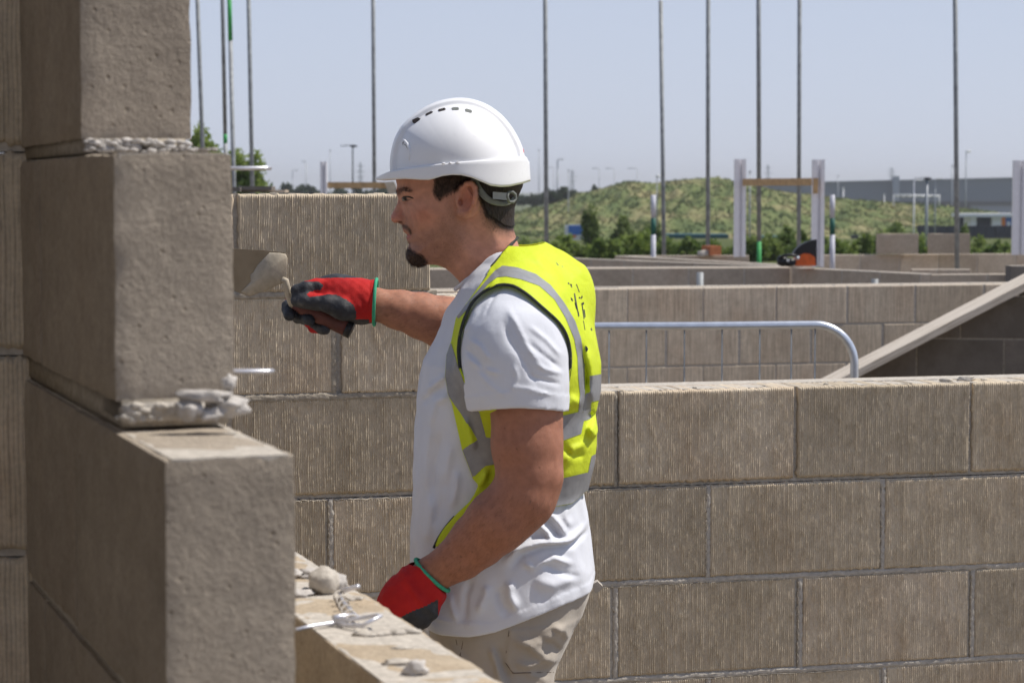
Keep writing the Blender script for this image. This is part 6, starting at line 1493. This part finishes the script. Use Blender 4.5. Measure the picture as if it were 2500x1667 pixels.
# cuff flare of the far glove
def cuffF(a, b_, ra, rb): return lambda x, y, z: np.maximum(np.maximum(seg(x, y, z, a, b_, ra, rb), -seg(x, y, z, a, b_, ra - .003, rb - .003)), np.maximum(((x - b_[0]) * (b_ - a)[0] + (y - b_[1]) * (b_ - a)[1] + (z - b_[2]) * (b_ - a)[2]) / np.linalg.norm(b_ - a), -((x - a[0]) * (b_ - a)[0] + (y - a[1]) * (b_ - a)[1] + (z - a[2]) * (b_ - a)[2]) / np.linalg.norm(b_ - a)))
ca, cb = pw(*r2(1010, 580), 3.752), pw(*r2(1148, 588), 3.752)
Vc, Qc = snets(cuffF(ca, cb, .0330, .0385), (ptx(840), 3.69, PZ(800)), (ptx(950), 3.82, PZ(680)), .0020); link('cuff', mesh(Vc, Qc, M['glove'], True), person).parent = glove
# near glove
Yn = 3.40
def G4(L): return [(pw(*r4(a[0], a[1]), Yn + a[2]), a[3]) for a in L]
p4 = G4([(428, 838, 0, .0345), (345, 925, 0, .0345), (265, 1005, 0, .033), (210, 1085, 0, .032)])
f4 = [G4([(190, 1080, -.03 + .021 * i, .0135), (110 + 20 * i, 1190, -.032 + .021 * i, .0125), (110 + 25 * i, 1290, -.030 + .020 * i, .0115), (170 + 20 * i, 1360, -.028 + .019 * i, .0105)]) for i in range(4)]
t4 = G4([(300, 1000, .03, .016), (280, 1120, .045, .0145), (270, 1210, .045, .0125), (260, 1270, .040, .011)])
def gl4F(x, y, z):
    f = chain(x, y, z, p4, .02); f = smin(f, ell(x, y, z, pw(*r4(275, 1040), Yn), (.044, .040, .040)), .02); f = smin(f, chain(x, y, z, t4, .006), .010)
    for q in f4: f = smin(f, chain(x, y, z, q, .005), .005)
    f = smax(f, (x - p4[0][0][0]) * .80 + (z - p4[0][0][2]) * .60 - .0, .002)
    return f + .0008 * nz3(x, y, z, 240, 1) + .0015 * np.sin(((x - p4[0][0][0]) * .8 + (z - p4[0][0][2]) * .6) * 260) * np.clip(1 - np.abs(((x - p4[0][0][0]) * .8 + (z - p4[0][0][2]) * .6) + .03) / .03, 0, 1)
Vl, Ql = snets(gl4F, (ptx(880), 3.32, PZ(1640)), (ptx(1120), 3.50, PZ(1340)), .0022); Vl = relax(Vl, Ql, 1, .4)
fq = Vl[Ql].mean(1); fx, fy = proj(fq); dk = np.array(rr4([(200, 1130), (300, 1080), (380, 1048), (470, 1000), (470, 1250), (300, 1500), (60, 1500), (80, 1150)])); 
me = mesh(Vl, Ql, M['glove'], True); me.materials.append(M['palm']); me.polygons.foreach_set('material_index', ((poly_sd(fx, fy, dk) < 0)).astype(np.int32))
gl = link('glove', me, person); gl['label'] = 'red knitted glove with green cuff hanging behind the low wall'
ringtube(np.array(p4[0][0]), np.array(p4[0][0]) - np.array(p4[1][0]), .0345, .0335, .0030).build('cuff_edge', M['cuff'], person, True).parent = gl

# ---- trowel (its own thing, held in the far hand)
tro_ = empty('trowel', tuple(pw(*r2(560, 600), Yg)), 'bricklaying trowel with mortar on its blade held in the red glove', 'trowel')
hd = [pw(*r2(x, y), Yg + dy) for x, y, dy in ((530, 600, .004), (600, 635, .004), (720, 690, .002), (840, 740, .0), (930, 785, -.002))]
MB().tube(hd, [.0095, .0125, .0140, .0150, .0145], 14).build('handle', M['wood'], tro_, True)
MB().tube([hd[-1], pw(*r2(968, 803), Yg - .003)], [.0152, .0150], 14).build('end_cap', M['black'], tro_, True)
MB().tube([pw(*r2(x, y), Yg + dy) for x, y, dy in ((440, 415, -.006), (462, 425, -.008), (472, 470, -.006), (488, 530, 0), (520, 590, .004), (560, 612, .004))], [.0052, .0056, .0055, .0070, .0095, .0105], 12).build('tang', M['wet_mortar'], tro_, True)
bp = [(482, 240), (470, 214), (440, 206), (300, 192), (60, 180), (-150, 200), (-330, 300), (-250, 380), (0, 470), (110, 520), (190, 545), (300, 505), (400, 460), (448, 440), (476, 410)]
def bl(x, y, dy=0): return pw(*r2(x, y), Yg - .004 + (480 - x) * .00002 + dy)
b = MB(); b.prism([bl(*p_) for p_ in bp], (0, .0022, 0)); b.build('blade', M['blade'], tro_)
mp2 = [(478, 250), (465, 220), (420, 212), (340, 208), (300, 250), (250, 300), (215, 360), (190, 380), (195, 430), (160, 470), (120, 510), (190, 543), (300, 503), (400, 458), (448, 438), (474, 405)]
b = MB(); P0 = [bl(*p_, -.0004) for p_ in mp2]; cxm = np.mean(P0, 0); P1 = [p_ * .92 + cxm * .08 + np.array([0, -.0035, 0]) for p_ in P0]; n = len(P0)
b.add(P0 + P1 + [cxm + np.array([0, -.006, 0])], [(i, n + i, n + (i + 1) % n, (i + 1) % n) for i in range(n)] + [(n + i, 2 * n, n + (i + 1) % n) for i in range(n)]); b.build('mortar_film', M['wet_mortar'], tro_, True)

# ------------------------------------------------------------------ summer haze
HM = bpy.data.materials.new('haze'); HM.use_nodes = True; hn = HM.node_tree; hn.nodes.remove(hn.nodes['Principled BSDF'])
pv = hn.nodes.new('ShaderNodeVolumePrincipled'); pv.inputs['Color'].default_value = (.95, .97, 1, 1); pv.inputs['Density'].default_value = .00032; pv.inputs['Anisotropy'].default_value = .2
hn.links.new(pv.outputs[0], hn.nodes['Material Output'].inputs['Volume'])
o = MB().box((0, 2990, 12), (5400, 6120, 46)).build('haze', HM); tag(o, 'thin summer haze over the site and the horizon', 'haze', kind='stuff'); del o['category']
